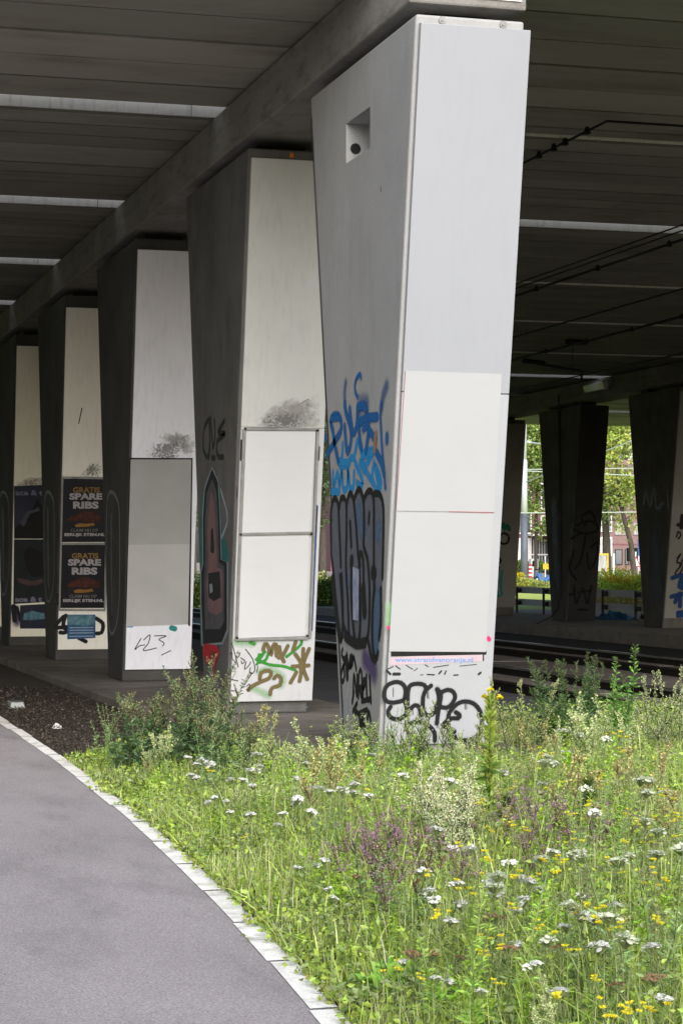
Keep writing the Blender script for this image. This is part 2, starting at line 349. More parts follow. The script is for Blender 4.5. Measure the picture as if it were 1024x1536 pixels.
def polypatch(face, parent, mat, pts, zoom, off, name, uv=False, label=None):
    x0, y0, k = zoom; mb = MB()
    q = [face.uv(x0 + a / k, y0 + b / k) for a, b in pts]
    w = [face.w(u, v, off) for u, v in q]
    if uv:
        cx = sum(u for u, v in q) / len(q); cv = sum(v for u, v in q) / len(q); c = face.w(cx, cv, off)
        for i in range(len(w)):
            j = (i + 1) % len(w)
            a = math.atan2(q[i][1] - cv, q[i][0] - cx); b = math.atan2(q[j][1] - cv, q[j][0] - cx)
            mb.face([c, w[i], w[j]], [(0, 0), (math.cos(a), math.sin(a)), (math.cos(b), math.sin(b))])
    else: mb.face(w)
    o = mb.build(name, mat, parent)
    if label: o['label'] = label
    return o
def sheet(face, mat, px, name, parent=None, off=.003, th=.004, label=None, cat=None, group=None):
    """thin sheet on a face from its four corners TL TR BR BL"""
    mb = MB(); q = [face.uv(*p) for p in px]
    lo = [face.w(u, v, off) for u, v in q]; hi = [face.w(u, v, off + th) for u, v in q]
    mb.hexa([lo[3], lo[2], lo[1], lo[0], hi[3], hi[2], hi[1], hi[0]])
    if parent is None and label:
        c = lo[3]; o = bpy.data.objects.new(name, None)
        m = mb.build(name, mat, None)
        c = (lo[3] + lo[2]) / 2
        for v in m.data.vertices: v.co -= c
        m.location = c; bpy.data.objects.remove(o)
        return tag(m, label, cat, group)
    o = mb.build(name, mat, parent)
    if label: o['label'] = label
    return o
def lettering(face, parent, mat, text, box, off, bold=0.0, name='lettering', shear=0, spacing=1.0):
    """letters mapped into a box (x0,y0,x1,y1 read in the picture) lying on the face"""
    cu = bpy.data.curves.new('letters', 'FONT'); cu.body = text; cu.size = 1; cu.offset = bold; cu.shear = shear; cu.space_character = spacing; cu.resolution_u = 3
    ob = bpy.data.objects.new('letters', cu); COL.objects.link(ob)
    dg = bpy.context.evaluated_depsgraph_get(); me = bpy.data.meshes.new_from_object(ob.evaluated_get(dg)); me.name = name
    bpy.data.objects.remove(ob); bpy.data.curves.remove(cu)
    xs = [v.co.x for v in me.vertices]; ys = [v.co.y for v in me.vertices]
    ax, bx, ay, by = min(xs), max(xs), min(ys), max(ys); x0, y0, x1, y1 = box
    o0 = wloc(parent)
    for v in me.vertices:
        px = x0 + (v.co.x - ax) / (bx - ax) * (x1 - x0); py = y1 - (v.co.y - ay) / (by - ay) * (y1 - y0)
        u, w_ = face.uv(px, py); v.co = face.w(u, w_, off) - o0
    me.materials.clear(); me.materials.append(mat)
    o = bpy.data.objects.new(name, me); COL.objects.link(o); o.parent = parent
    return o

# ------------------------------------------------------------------ the setting: ground sheets
ZP = -0.10      # platform top
ZG = -0.22      # cycle path
b = MB(); b.face([(-900, -300, -.60), (900, -300, -.60), (900, 1500, -.60), (-900, 1500, -.60)]); tag(b.build('ground', M['ground']), kind='structure')
edge_px = [(0, 1076), (30, 1092), (65, 1117), (100, 1140), (130, 1162), (165, 1187), (200, 1215), (230, 1245), (265, 1275), (300, 1300), (340, 1332), (385, 1375), (430, 1420), (462, 1465), (482, 1495)]
edge = [onZ(x, y, ZG) for x, y in edge_px]
cf = np.polyfit([p.y - 14 for p in edge], [p.x for p in edge], 3)
EX = [(float(y), float(np.polyval(cf, y - 14))) for y in np.linspace(min(p.y for p in edge), max(p.y for p in edge), 40)]
k0 = (EX[1][1] - EX[0][1]) / (EX[1][0] - EX[0][0]); EX = [(EX[0][0] - 10, EX[0][1] - 10 * k0)] + EX + [(60, EX[-1][1])]
def edge_x(y):
    return float(np.interp(y, [e[0] for e in EX], [e[1] for e in EX]))
ys = list(np.linspace(-8, 60, 110))
b = MB()
for y0, y1 in zip(ys, ys[1:]):
    b.hexa([(-14, y0, -.5), (edge_x(y0), y0, -.5), (edge_x(y1), y1, -.5), (-14, y1, -.5), (-14, y0, ZG), (edge_x(y0), y0, ZG), (edge_x(y1), y1, ZG), (-14, y1, ZG)])
b.box(-14, 4.4, 60.01, 110, -.5, ZG)
tag(b.build('cycle_path', M['asphalt']), kind='structure')
# white edging blocks along the path, about 1 m each with dark joints
b = MB(); y = 1.0; k = 0
while y < 46:
    ln = 1.06; y1 = y + ln - .035; seg = list(np.linspace(y, y1, 4)); w = .122
    off = random.uniform(-.011, .011)
    for a, c in zip(seg, seg[1:]):
        xa, xc = edge_x(a) + off, edge_x(c) + off
        b.face([(xa - w, a, ZG + .005), (xa - .005, a, ZG + .005), (xc - .005, c, ZG + .005), (xc - w, c, ZG + .005)])
    y += ln
tag(b.build('path_edge_line', M['line']), kind='structure')
# soil verge under the viaduct, left of the platform
b = MB()
for y0, y1 in zip(ys, ys[1:]):
    if y1 > 16: b.hexa([(edge_x(y0), y0, -.5), (4.5, y0, -.5), (4.5, y1, -.5), (edge_x(y1), y1, -.5), (edge_x(y0) + .002, y0, ZG - .012), (4.5, y0, ZG + .02), (4.5, y1, ZG + .02), (edge_x(y1) + .002, y1, ZG - .012)])
tag(b.build('soil_verge', M['soil']), kind='structure')
# platforms that carry the pillar rows
b = MB()
for y0 in np.arange(16.7, 76, 3.0): b.box(4.52, 6.95, y0, y0 + 2.985, -.55, ZP)
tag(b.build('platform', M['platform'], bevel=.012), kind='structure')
b = MB()
for y0 in np.arange(15, 84, 3.0): b.box(21.0, 25.6, y0, y0 + 2.985, -.55, -.15)
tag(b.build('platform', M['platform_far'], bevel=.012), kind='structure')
# track bed
b = MB(); b.box(6.96, 20.99, 2, 140, -.59, -.44); tag(b.build('track_bed', M['ballast']), kind='structure')
b = MB()
for x0, x1 in ((15.22, 16.42), (12.78, 14.86), (11.12, 12.36)):
    for y0 in np.arange(2, 140, 2.4): b.box(x0, x1, y0, y0 + 2.385, -.43, -.30 + random.uniform(-.006, .006))
tag(b.build('track_paving', M['track_slab'], bevel=.01), kind='structure')
b = MB(); b.box(7.0, 10.86, 2, 140, -.435, -.315); tag(b.build('track_verge', M['asphalt_blue']), kind='structure')
for i, (x, w) in enumerate(((16.6, 'far rail of the far track, next to the far platform'), (15.02, 'near rail of the far track, set in dark groove between brown slabs'), (12.57, 'shiny far rail of the near track between brown slabs'), (10.99, 'near rail of the near track, beyond the weeds'))):
    t = thing('rail', 'long steel ' + w, 'rail', (x, 30, -.43), 'rails under the viaduct')
    m = MB(); m.box(x - .07, x + .07, 2, 140, -.43, -.40); m.box(x - .012, x + .012, 2, 140, -.40, -.22); m.build('web', M['rust'], t)
    m = MB(); m.box(x - .036, x + .036, 2, 140, -.22, -.175); m.build('rail_head', M['rail_top'] if i in (0, 2) else M['rust'], t, bevel=.008)
# far ground: grass strip rising gently to a road and a pavement
def far(name, mat, d0, z0, d1, z1, w=130):
    m = MB(); p = [CAM + FW * d + RT * s for d, s in ((d0, -w), (d0, w), (d1, w), (d1, -w))]
    m.face([(p[0].x, p[0].y, z0), (p[1].x, p[1].y, z0), (p[2].x, p[2].y, z1), (p[3].x, p[3].y, z1)])
    return tag(m.build(name, mat), kind='structure')
m = MB(); m.box(25.61, 75, 40, 110, -.58, -.19); tag(m.build('grass_field', M['far_grass']), kind='structure')
m = MB(); m.box(-140, 25.6, 84.5, 122, -.58, -.19); tag(m.build('grass_field', M['far_grass']), kind='structure')
m = MB(); m.box(25.62, 29.5, 40, 72, -.58, -.17); tag(m.build('sandy_path', M['pavement']), kind='structure')
far('grass_slope', M['far_grass'], 84, -.26, 134, .08)
far('road', M['road'], 134, .085, 160, .55)
far('pavement', M['pavement'], 160, .56, 240, 1.3)

# ------------------------------------------------------------------ viaduct: deck bays, cross beams, pillars
PX, PW = 5.28, 0.93
RX, RW = 23.07, 0.85
JY = [17.2, 23.75, 30.22, 36.4, 42.3, 48.7, 55.0, 61.3, 67.6, 75.2]
ZF, ZR_, GAP = 6.66, 6.70, .36
names = ['first', 'second', 'third', 'fourth', 'fifth', 'sixth', 'seventh', 'eighth', 'ninth']
for i in range(len(JY) - 1):
    ya = JY[i]; yb = JY[i + 1] - GAP
    t = thing('bridge_deck', f'dark planked concrete deck over the {names[i]} bay counted from the open front', 'bridge deck', (8, ya, ZF), 'deck bays of the viaduct')
    m = MB(); m.hexa([(-70, ya + .02, ZF + .06), (70, ya + .02, ZF + .06), (70, yb, ZR_ + .06), (-70, yb, ZR_ + .06), (-70, ya + .02, 7.15), (70, ya + .02, 7.15), (70, yb, 7.15), (-70, yb, 7.15)])
    m.build('slab', M['black'], t)
    n = 9 if i else 6; m = MB(); ed = np.linspace(ya + .14, yb, n + 1)
    for k in range(n):
        y0, y1 = ed[k] + .03, ed[k + 1] - .03
        zz = lambda y: ZF + (ZR_ - ZF) * (y - ya) / (yb - ya) + dz
        dz = random.uniform(-.006, .010)
        xs = [-70, -35 + random.uniform(-4, 4), -12.5, 5.7, 14 + random.uniform(-3, 3), 23.5, 45, 70]
        for x0, x1 in zip(xs, xs[1:]):
            m.hexa([(x0 + .006, y0, zz(y0)), (x1 - .006, y0, zz(y0)), (x1 - .006, y1, zz(y1)), (x0 + .006, y1, zz(y1)), (x0 + .006, y0, zz(y0) + .05), (x1 - .006, y0, zz(y0) + .05), (x1 - .006, y1, zz(y1) + .05), (x0 + .006, y1, zz(y1) + .05)])
    m.build('soffit', M['planks' if i else 'planks_front'], t)
    if i not in (1, 5):   # joints that are closed over the tracks
        m = MB()
        for x0 in np.arange(PX + .5, 70 if i < 5 else RX - 2, 3.0): m.box(x0, x0 + 2.99, yb + .02, yb + GAP - .03, ZF + .03, ZF + .3)
        m.build('joint_cover', M['planks'], t)
    if i not in (0, 1, 2, 3, 4, 5):
        m = MB()
        for x0 in np.arange(-70, PX, 3.0): m.box(x0, x0 + 2.99, yb + .02, yb + GAP - .03, ZF + .03, ZF + .3)
        m.build('joint_cover', M['planks'], t)
    m = MB()
    if i in (1, 5): m.box(RX + .4, 70, yb + .02, yb + GAP - .03, ZF + .03, ZF + .3); m.build('joint_cover', M['planks'], t)
    m = MB()
    for x0 in np.arange(-70, 70, 5.0): m.box(x0, x0 + 4.99, ya - .015, ya + .015, ZF, 7.14)
    m.build('fascia', M['fascia'], t)
def crossbeam(x, w, label, y0=16.42, y1=75):
    t = thing('crossbeam', label, 'beam', (x + w / 2, y0, 6.13))
    m = MB(); m.hexa([(x, y0, 6.13), (x + w + .05, y0, 6.13), (x + w + .05, y1, 6.13), (x, y1, 6.13), (x, y0, 6.645), (x + w + .05, y0, 6.645), (x + w + .05, y1, 6.645), (x, y1, 6.645)])
    m.build('beam', M['beam'], t, bevel=.02)
    m = MB(); m.box(x + .02, x + w - .0, y0 - .015, y0 - .002, 6.2, 6.62); m.build('end_plate', M['fascia'], t)
    return t
crossbeam(PX - .03, PW + .03, 'long concrete beam running over the white panelled pillars')
crossbeam(RX - .03, RW + .03, 'dark concrete beam over the far pillar row beyond the tracks')
HB, HT, ZT = .57, 1.63, 6.02
def pillar(x, w, yc, label, group, zb=ZP, mat='concrete', niche=False):
    t = thing('pillar', label, 'pillar', (x + w / 2, yc, zb), group)
    m = MB(); m.hexa([(x, yc - HB, zb), (x + w, yc - HB, zb), (x + w, yc + HB, zb), (x, yc + HB, zb), (x, yc - HT, ZT), (x + w, yc - HT, ZT), (x + w, yc + HT, ZT), (x, yc + HT, ZT)])
    o = m.build('body', M[mat], t, bevel=.022)
    # rubber bearing blocks between the pillar and the beam
    for dy in (-1.0, 1.0):
        m = MB(); m.box(x + .2, x + w - .2, yc + dy - .25, yc + dy + .25, ZT - .005, 6.135); m.build('bearing', M['black'], t)
    return t, o
K = (HT - HB) / (ZT - ZP)
def front(yc, off=0.0, zb=ZP):   # front face plane, y at z=0
    k = (HT - HB) / (ZT - zb)
    return FaceF(yc - HB + k * zb, k, off)
PC = [17.97, 23.78, 30.4, 36.9, 43.3, 49.7]
plab = ['nearest tall pillar clad in clean pale blue-white panel, two blank posters, blue and black graffiti on its side',
        'second pillar with stained warm white panel, two framed blank posters and a painted pink figure on its side',
        'third pillar with bluish white panel and one tall grey blank poster',
        'fourth pillar with cream panel behind the spare ribs posters',
        'fifth pillar with yellowish panel, at the left edge, behind dark picture posters',
        'sixth pillar, dark and mostly hidden behind the fifth pillar']
pil = []
for i, yc in enumerate(PC):
    t, o = pillar(PX, PW, yc, plab[i], 'white panelled pillars', mat=('concrete', 'concrete_shaded', 'concrete_deep_shade', 'concrete_deep_shade', 'concrete_deep_shade', 'concrete_deep_shade')[i]); pil.append(t)
    if i == 0: body1 = o
def panel(i, z0, z1, mat, name='panel', x0=PX + .03, x1=PX + PW + .04, th=.05, off=0.004):
    f = front(PC[i]); m = MB()
    lo = [f.w(x, z, off) for x, z in ((x0, z0), (x1, z0), (x1, z1), (x0, z1))]; hi = [f.w(x, z, off + th) for x, z in ((x0, z0), (x1, z0), (x1, z1), (x0, z1))]
    m.hexa([lo[0], lo[1], lo[2], lo[3], hi[0], hi[1], hi[2], hi[3]])
    return m.build(name, mat, pil[i], bevel=.004)
seam = front(PC[0], .05).uv(600, 586)[1]
panel(0, seam + .004, 5.95, M['panel']); panel(0, .055, seam - .004, M['panel_low'])
seam2 = front(PC[1], .05).uv(420, 640)[1]; panel(1, seam2 + .002, 5.92, M['panel_warm']); panel(1, .05, seam2 - .002, M['panel_warm_lit']); panel(2, .08, 5.87, M['panel_cool']); panel(3, .10, 5.82, M['panel_cream']); panel(4, .10, 5.80, M['panel_yellow']); panel(5, .1, 5.8, M['panel_yellow'])  # second pillar split so its lower part carries the painted front light
# niche on the nearest pillar's left face, cut through the body
fl1 = FaceL(PX)
cut_px = [(519, 186), (555, 158), (555, 223), (519, 243)]
q = [fl1.uv(*p) for p in cut_px]
y0n, y1n = (q[1][0] + q[2][0]) / 2, (q[0][0] + q[3][0]) / 2; zn0, zn1 = (q[2][1] + q[3][1]) / 2, (q[0][1] + q[1][1]) / 2
cm = MB(); cm.box(PX - .2, PX + .20, y0n, y1n, zn0, zn1); cutter = cm.build('cutter', M['concrete'])
md = body1.modifiers.new('niche', 'BOOLEAN'); md.object = cutter; md.operation = 'DIFFERENCE'; md.solver = 'EXACT'
dg = bpy.context.evaluated_depsgraph_get(); me2 = bpy.data.meshes.new_from_object(body1.evaluated_get(dg)); body1.modifiers.clear(); body1.data = me2; bpy.data.objects.remove(cutter)
yw = max(y0n, y1n); zw = EYE + (HY - 212) * (yw / math.cos(YAW)) / F * .985; m = MB(); m.tube([(PX + .085, yw + .01, zw), (PX + .085, yw - .012, zw)], .047, 18); m.build('drain_pipe', M['black'], pil[0])
# lifting anchors above the top panel
f1b = front(PC[0], 0)
for a in ((663, 27), (754, 36)):
    u, v = f1b.uv(*a); m = MB(); v = 5.985; m.tube([f1b.w(u, v, -.002), f1b.w(u, v, .012)], .030, 16); m.tube([f1b.w(u, v, .012), f1b.w(u, v, .022)], .012, 10); m.build('anchor', M['steel'], pil[0])
# orange tag on the second pillar's head
u, v = front(PC[1]).uv(437, 233); m = MB(); f = front(PC[1]); v = 5.965
m.hexa([f.w(u - .02, v - .025, .002), f.w(u + .02, v - .025, .002), f.w(u + .02, v + .025, .002), f.w(u - .02, v + .025, .002)] + [f.w(u - .02, v - .025, .02), f.w(u + .02, v - .025, .02), f.w(u + .02, v + .025, .02), f.w(u - .02, v + .025, .02)]); m.build('marker_tag', M['orange'], pil[1])
FR = [front(y, .054) for y in PC]
# far row beyond the tracks
RC = [51.3, 57.9, 64.5, 70.8]
rlab = ['dark far-row pillar at the right edge with a grey panel tagged in blue and black', 'dark far-row pillar with a black cable on its side, between the two fence openings',
        'far-row pillar half hidden behind the nearest pillar, green and black tags on its pale front', 'last far-row pillar hidden behind the nearest pillar']
rp = []
for yc, lb in zip(RC, rlab):
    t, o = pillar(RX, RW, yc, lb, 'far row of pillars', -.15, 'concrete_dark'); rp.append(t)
def rpanel(i, z0, z1, mat):
    f = front(RC[i], 0, -.15); m = MB()
    x0, x1 = RX + .02, RX + RW + .02
    lo = [f.w(x, z, .004) for x, z in ((x0, z0), (x1, z0), (x1, z1), (x0, z1))]; hi = [f.w(x, z, .03) for x, z in ((x0, z0), (x1, z0), (x1, z1), (x0, z1))]
    m.hexa(lo + hi); return m.build('panel', mat, rp[i], bevel=.003)
M['panel_grey'] = surf('panel_grey', (.30, .29, .265), (.24, .23, .21), 1.2, rough=.6, dirt=(.2, .2, .18), dirt_amt=.4, dirt_scale=(4, 4, .4))
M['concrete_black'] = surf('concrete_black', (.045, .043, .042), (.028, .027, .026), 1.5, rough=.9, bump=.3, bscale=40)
rpanel(1, -.148, 6.0, M['concrete_black']); rpanel(0, .12, 5.9, M['panel_grey']); rpanel(2, .12, 5.9, M['panel_grey'])  # second pillar's bare front darkened by a thin near-black sheet
RF = [front(y, .034 if i in (0, 1, 2) else .001, -.15) for i, y in enumerate(RC)]

# ------------------------------------------------------------------ posters
up1 = sheet(FR[0], M['poster_white'], [(608, 556), (752, 561), (740, 768), (594, 766)], 'poster', label='upper blank white poster on the nearest pillar, its left edge showing a red strip', cat='poster')
lo1 = sheet(FR[0], M['poster_white'], [(594, 768.5), (739.5, 770), (728, 978), (583, 977)], 'poster', label='lower blank white poster on the nearest pillar, above the pink web address strip', cat='poster')
M['red_print'] = surf('red_print', (.30, .05, .055), (.40, .14, .14), 9, rough=.6)
sheet(FR[0], M['red_print'], [(607.2, 557), (608.4, 557), (594.4, 765), (593.4, 765)], 'backing_strip', up1, .001, .0025)
sheet(FR[0], M['red_print'], [(672, 766.6), (740.5, 768), (740.4, 769), (672, 767.4)], 'backing_edge', up1, .0072, .001)
sheet(FR[0], M['black'], [(586, 976), (729.5, 977), (729, 982), (586, 985)], 'painted_shadow', lo1, .001, .0015)  # shadow below the poster, painted as a thin black sheet
M['pink'] = surf('pink', (.46, .33, .385), (.47, .41, .44), 7, rough=.6)
st = sheet(FR[0], M['pink'], [(585, 986), (726, 979), (722, 992), (584, 998)], 'address_strip', label='torn pink strip with a blue web address under the lower blank poster', cat='poster strip', off=.001, th=.0015)
M['letter_blue'] = surf('letter_blue', (.10, .28, .60), None, 5, rough=.6)
lettering(FR[0], st, M['letter_blue'], 'www.strandvanoranje.nl', (592, 986, 709, 995.5), .0035, .012)
fr = bpy.data.objects.new('poster_frame', None); COL.objects.link(fr); fr.parent = pil[1]; fr.location = (0, -.7, .6)
def framebar(f, a, b_, w, parent, mat=M['frame'], name='frame_bar', off=.0, th=.03):
    (u0, v0), (u1, v1) = f.uv(*a), f.uv(*b_); d = np.array([u1 - u0, v1 - v0]); d /= np.linalg.norm(d); n_ = np.array([-d[1], d[0]]) * w / 2; m = MB()
    q = [(u0 - n_[0], v0 - n_[1]), (u1 - n_[0], v1 - n_[1]), (u1 + n_[0], v1 + n_[1]), (u0 + n_[0], v0 + n_[1])]
    m.hexa([f.w(*p, off) for p in q] + [f.w(*p, off + th) for p in q]); return m.build(name, mat, parent, bevel=.003)
f2 = FR[1]
for a, b_ in (((366, 643), (478, 643.5)), ((359, 801), (467, 799)), ((353, 959), (461, 957))): framebar(f2, a, b_, .03, fr)
for a, b_ in (((365.5, 643), (354, 959)), ((476, 643), (464, 957))): framebar(f2, a, b_, .03, fr, off=-.001)
for a in ((367, 642.5), (475, 645), (360, 801), (466, 800), (354.5, 956), (459.5, 953)):
    u, v = f2.uv(*a); m = MB(); m.tube([f2.w(u, v, .028), f2.w(u, v, .036)], .014, 10); m.build('bolt', M['black'], fr)
sheet(f2, M['poster_bright'], [(369, 645), (473, 646), (464, 797), (362.5, 799)], 'poster', label='upper blank white poster in the metal frame on the second pillar', cat='poster', off=.008)
sheet(f2, M['poster_bright'], [(361.5, 803), (463.5, 801), (457, 954), (355.5, 957)], 'poster', label='lower blank white poster in the metal frame on the second pillar', cat='poster', off=.008)
f3 = FR[2]
sheet(f3, M['poster_grey'], [(196, 689), (287, 689), (284.5, 816), (192.5, 817)], 'poster', label='blank mid grey poster, upper one on the third pillar', cat='poster')
sheet(f3, M['poster_greyl'], [(192.5, 817), (284.5, 816), (282, 936.5), (189, 940)], 'poster', label='paler grey blank poster, lower one on the third pillar', cat='poster')
pb = polypatch(f3, pil[2], M['black'], [(194, 686.5), (289, 687), (285, 940), (282, 938), (287, 691), (196, 691), (190, 936), (188, 936)], (0, 0, 1), .0015, 'backing_edge')
# spare ribs posters on the fourth pillar
f4 = FR[3]
M['txt_white'] = surf('txt_white', (.40, .38, .40), None, 5, rough=.6); M['txt_gold'] = surf('txt_gold', (.26, .155, .04), None, 5, rough=.6); M['txt_grey'] = surf('txt_grey', (.20, .195, .195), None, 5, rough=.6)
M['meat'] = surf('meat', (.09, .03, .02), (.03, .010, .008), 18, rough=.35); M['flame'] = surf('flame', (.28, .15, .03), (.2, .08, .02), 12, rough=.5)
bd = bpy.data.objects.new('poster_frame', None); COL.objects.link(bd); bd.parent = pil[3]; bd.location = (0, -.7, .6)
for a, b_ in (((92, 716), (160, 717)), ((91, 815.5), (159, 815.5)), ((88, 914.5), (158, 915))): framebar(f4, a, b_, .035, bd)
for a, b_ in (((93.5, 716), (89, 914)), ((160, 717), (157, 914))): framebar(f4, a, b_, .03, bd, off=-.001)
for k, (x0, y0, x1, y1, dx, lab) in enumerate(((94, 718, 159, 813, 2, 'black spare ribs poster with white letters, upper of the two on the fourth pillar'), (92, 817, 158, 912, 0, 'black spare ribs poster with white letters, lower of the two on the fourth pillar'))):
    p = sheet(f4, M['poster_black'], [(x0, y0), (x1, y0), (x1 - 1.5, y1), (x0 - 2, y1)], 'poster', label=lab, cat='poster', off=.006)
    o = .0115; yy = y0 - 817
    lettering(f4, p, M['txt_gold'], 'GRATIS', (107.5 + dx, 829.5 + yy, 147.5 + dx, 838 + yy), o, .03)
    lettering(f4, p, M['txt_white'], 'SPARE', (101.8 + dx, 838.5 + yy, 151.3 + dx, 848.5 + yy), o, .05)
    lettering(f4, p, M['txt_white'], 'RIBS', (107.5 + dx, 851 + yy, 145.8 + dx, 862 + yy), o, .05)
    lettering(f4, p, M['txt_grey'], 'CLAIM NU OP', (104 + dx, 892 + yy, 145 + dx, 896.5 + yy), o, .01)
    lettering(f4, p, M['txt_white'], 'EERLIJK ETEN.NL', (94.5 + dx, 898.5 + yy, 155.5 + dx, 904.3 + yy), o, .05)
    polypatch(f4, p, M['meat'], [(98 + dx, 878 + yy), (106 + dx, 872 + yy), (114 + dx, 871 + yy), (122 + dx, 865 + yy), (132 + dx, 866 + yy), (141 + dx, 870 + yy), (149 + dx, 873 + yy), (150 + dx, 880 + yy), (140 + dx, 882 + yy), (126 + dx, 882 + yy), (115 + dx, 880 + yy), (104 + dx, 881 + yy)], (0, 0, 1), o, 'ribs_picture')
    polypatch(f4, p, M['flame'], [(110 + dx, 886 + yy), (118 + dx, 883.5 + yy), (128 + dx, 884.5 + yy), (138 + dx, 883 + yy), (140 + dx, 887 + yy), (128 + dx, 889 + yy), (112 + dx, 889.5 + yy)], (0, 0, 1), o + .001, 'flame_picture')
    for a, b2 in ((100, 858), (99.5, 862)): pass
ps = sheet(f4, M['tarp'], [(101, 922), (143, 922), (143, 957), (101, 959)], 'poster', label='small blue flyer pasted over black scrawl at the foot of the fourth pillar', cat='poster')
M['flyer_pale'] = surf('flyer_pale', (.16, .30, .36), (.03, .10, .16), 16, rough=.6); M['flyer_line'] = surf('flyer_line', (.35, .42, .52), None, 5, rough=.6)
polypatch(f4, ps, M['flyer_pale'], [(102, 923), (142, 923), (142, 936), (128, 939), (112, 937), (102, 938)], (0, 0, 1), .008, 'flyer_picture')
for yy in (941, 945, 949, 954): sheet(f4, M['flyer_line'], [(104, yy), (140, yy - .5), (140, yy + .8), (104, yy + 1.3)], 'flyer_text', ps, .008, .001)
# dark picture posters on the fifth pillar
f5 = FR[4]
M['txt_dim'] = surf('txt_dim', (.16, .18, .26), None, 5, rough=.6); M['txt_lilac'] = surf('txt_lilac', (.22, .20, .28), None, 5, rough=.6); M['skin_dark'] = surf('skin_dark', (.10, .06, .055), (.05, .03, .03), 6, rough=.5)
M['pic_pale'] = surf('pic_pale', (.07, .075, .10), (.04, .045, .06), 6, rough=.5)
pa = sheet(f5, M['poster_navy'], [(21, 729), (73, 727), (72, 808), (21, 808)], 'poster', label='dark blue picture poster, upper one on the fifth pillar at the left edge', cat='poster')
lettering(f5, pa, M['txt_dim'], 'ace & t', (23, 735, 64, 743), .0085, .03)
polypatch(f5, pa, M['black'], [(22, 793), (30, 785), (40, 786), (42, 770), (47, 766), (52, 758), (54, 750), (58, 749), (60, 756), (66, 762), (70, 785), (71, 807), (22, 807)], (0, 0, 1), .0085, 'silhouette')
polypatch(f5, pa, M['pic_pale'], [(30, 785), (37, 772), (40, 768), (52, 764), (58, 760), (60, 766), (46, 770), (40, 780), (36, 790)], (0, 0, 1), .0095, 'picture_highlight')
pc = sheet(f5, M['poster_green'], [(21, 809), (72, 809), (71, 903), (20, 906)], 'poster', label='dark green picture poster, lower one on the fifth pillar at the left edge', cat='poster')
lettering(f5, pc, M['txt_lilac'], 'ace & t', (22.5, 895, 63, 903), .0085, .05)
polypatch(f5, pc, M['skin_dark'], [(24, 866), (34, 868), (48, 872), (62, 868), (66, 872), (56, 878), (42, 878), (28, 874)], (0, 0, 1), .0095, 'picture_highlight')
polypatch(f5, pc, M['black'], [(36, 835), (38, 824), (46, 820), (54, 824), (62, 828), (70, 838), (70, 862), (48, 866), (38, 850)], (0, 0, 1), .0085, 'silhouette')
pd = sheet(f5, M['poster_navy'], [(30, 908), (70, 906), (70, 943), (30, 943)], 'poster', label='torn dark flyer at the foot of the fifth pillar', cat='poster', off=.002)
polypatch(f5, pd, M['flyer_pale'], [(36, 920), (48, 916), (66, 920), (68, 928), (50, 930), (34, 930)], (0, 0, 1), .0075, 'flyer_picture')

# ------------------------------------------------------------------ graffiti
S_BLACK = spray('spray_black', (.012, .012, .014)); S_INK = spray('marker_black', (.02, .02, .025), .2, .1)
S_BLUE = spray('spray_blue', (.012, .12, .36), .45, .3); S_LBLUE = spray('spray_light_blue', (.02, .26, .58), .3, .2); S_FADE = spray('spray_blue_faded', (.05, .13, .30), .9, .4, .6)
S_GREEN = spray('spray_green', (.04, .26, .035), .5, .3); S_OLIVE = spray('spray_olive', (.16, .125, .055), .3, .2); S_RED = spray('spray_red', (.45, .015, .03), .35, .2)
S_TEAL = spray('spray_teal', (.02, .24, .22), .35, .2); S_DKGREEN = spray('spray_dark_green', (.01, .16, .10), .35, .2); S_WHITE = spray('spray_white', (.5, .53, .58), .9, .5, .6); S_NAVY = spray('spray_navy', (.012, .05, .16), .3, .2)
S_GREYP = spray('spray_grey_pink', (.25, .17, .18), .4, .2); S_MIST = spray('spray_mist_green', (.25, .5, .22), 1, .4, .5); S_PURPLE = spray('spray_purple', (.10, .06, .20), .9, .4, .75); S_PINK = spray('spray_pink', (.75, .03, .16), .6, .3); S_HALO = spray('spray_halo', (.03, .03, .03), 1, .4, .22)
t1 = pil[0]; z_ = (560, 960, 5.12); f = FR[0]
SC_ = [[(245, 460), (150, 482), (92, 462), (80, 400), (110, 345), (180, 322), (230, 345), (247, 400), (238, 460), (256, 520), (250, 570), (200, 607), (150, 605), (117, 580), (112, 545), (130, 515)],
       [(255, 575), (260, 480), (265, 390), (285, 347), (340, 336), (390, 347), (402, 375)], [(268, 545), (318, 500), (350, 520), (366, 578)],
       [(440, 352), (402, 385), (380, 440), (380, 530), (405, 577), (450, 572), (482, 530), (502, 450), (488, 378)],
       [(488, 378), (516, 420), (506, 500), (492, 580), (486, 640)], [(520, 402), (570, 382), (612, 400), (625, 442), (600, 490), (560, 520), (480, 506)],
       [(590, 545), (640, 492), (700, 472), (770, 490), (818, 550), (832, 620), (818, 700), (770, 757), (690, 770), (630, 750), (585, 700)],
       [(580, 560), (570, 620), (580, 700), (612, 748)], [(630, 555), (660, 575), (650, 602), (600, 602), (540, 640), (535, 662), (572, 665)], [(600, 690), (620, 702)],
       [(270, 647), (320, 630), (380, 636), (430, 665), (466, 710), (470, 772)]]
graffiti(f, t1, S_HALO, SC_, z_, .085, .0006, label='faint black overspray mist')
graffiti(f, t1, S_BLACK, SC_, z_, .046, .0035, label='big round black spray letters over the foot of the panel')
graffiti(f, t1, S_INK, [(.006, [(x, y), (x + 1, y + l)]) for x, y, l in ((150, 365, 70), (300, 515, 60), (345, 515, 90), (410, 400, 45), (420, 395, 55), (372, 600, 40), (700, 485, 45), (712, 490, 40), (465, 760, 50), (560, 505, 45), (488, 640, 35), (210, 605, 40), (820, 640, 60))], z_, .006, .007, name='paint_drip')
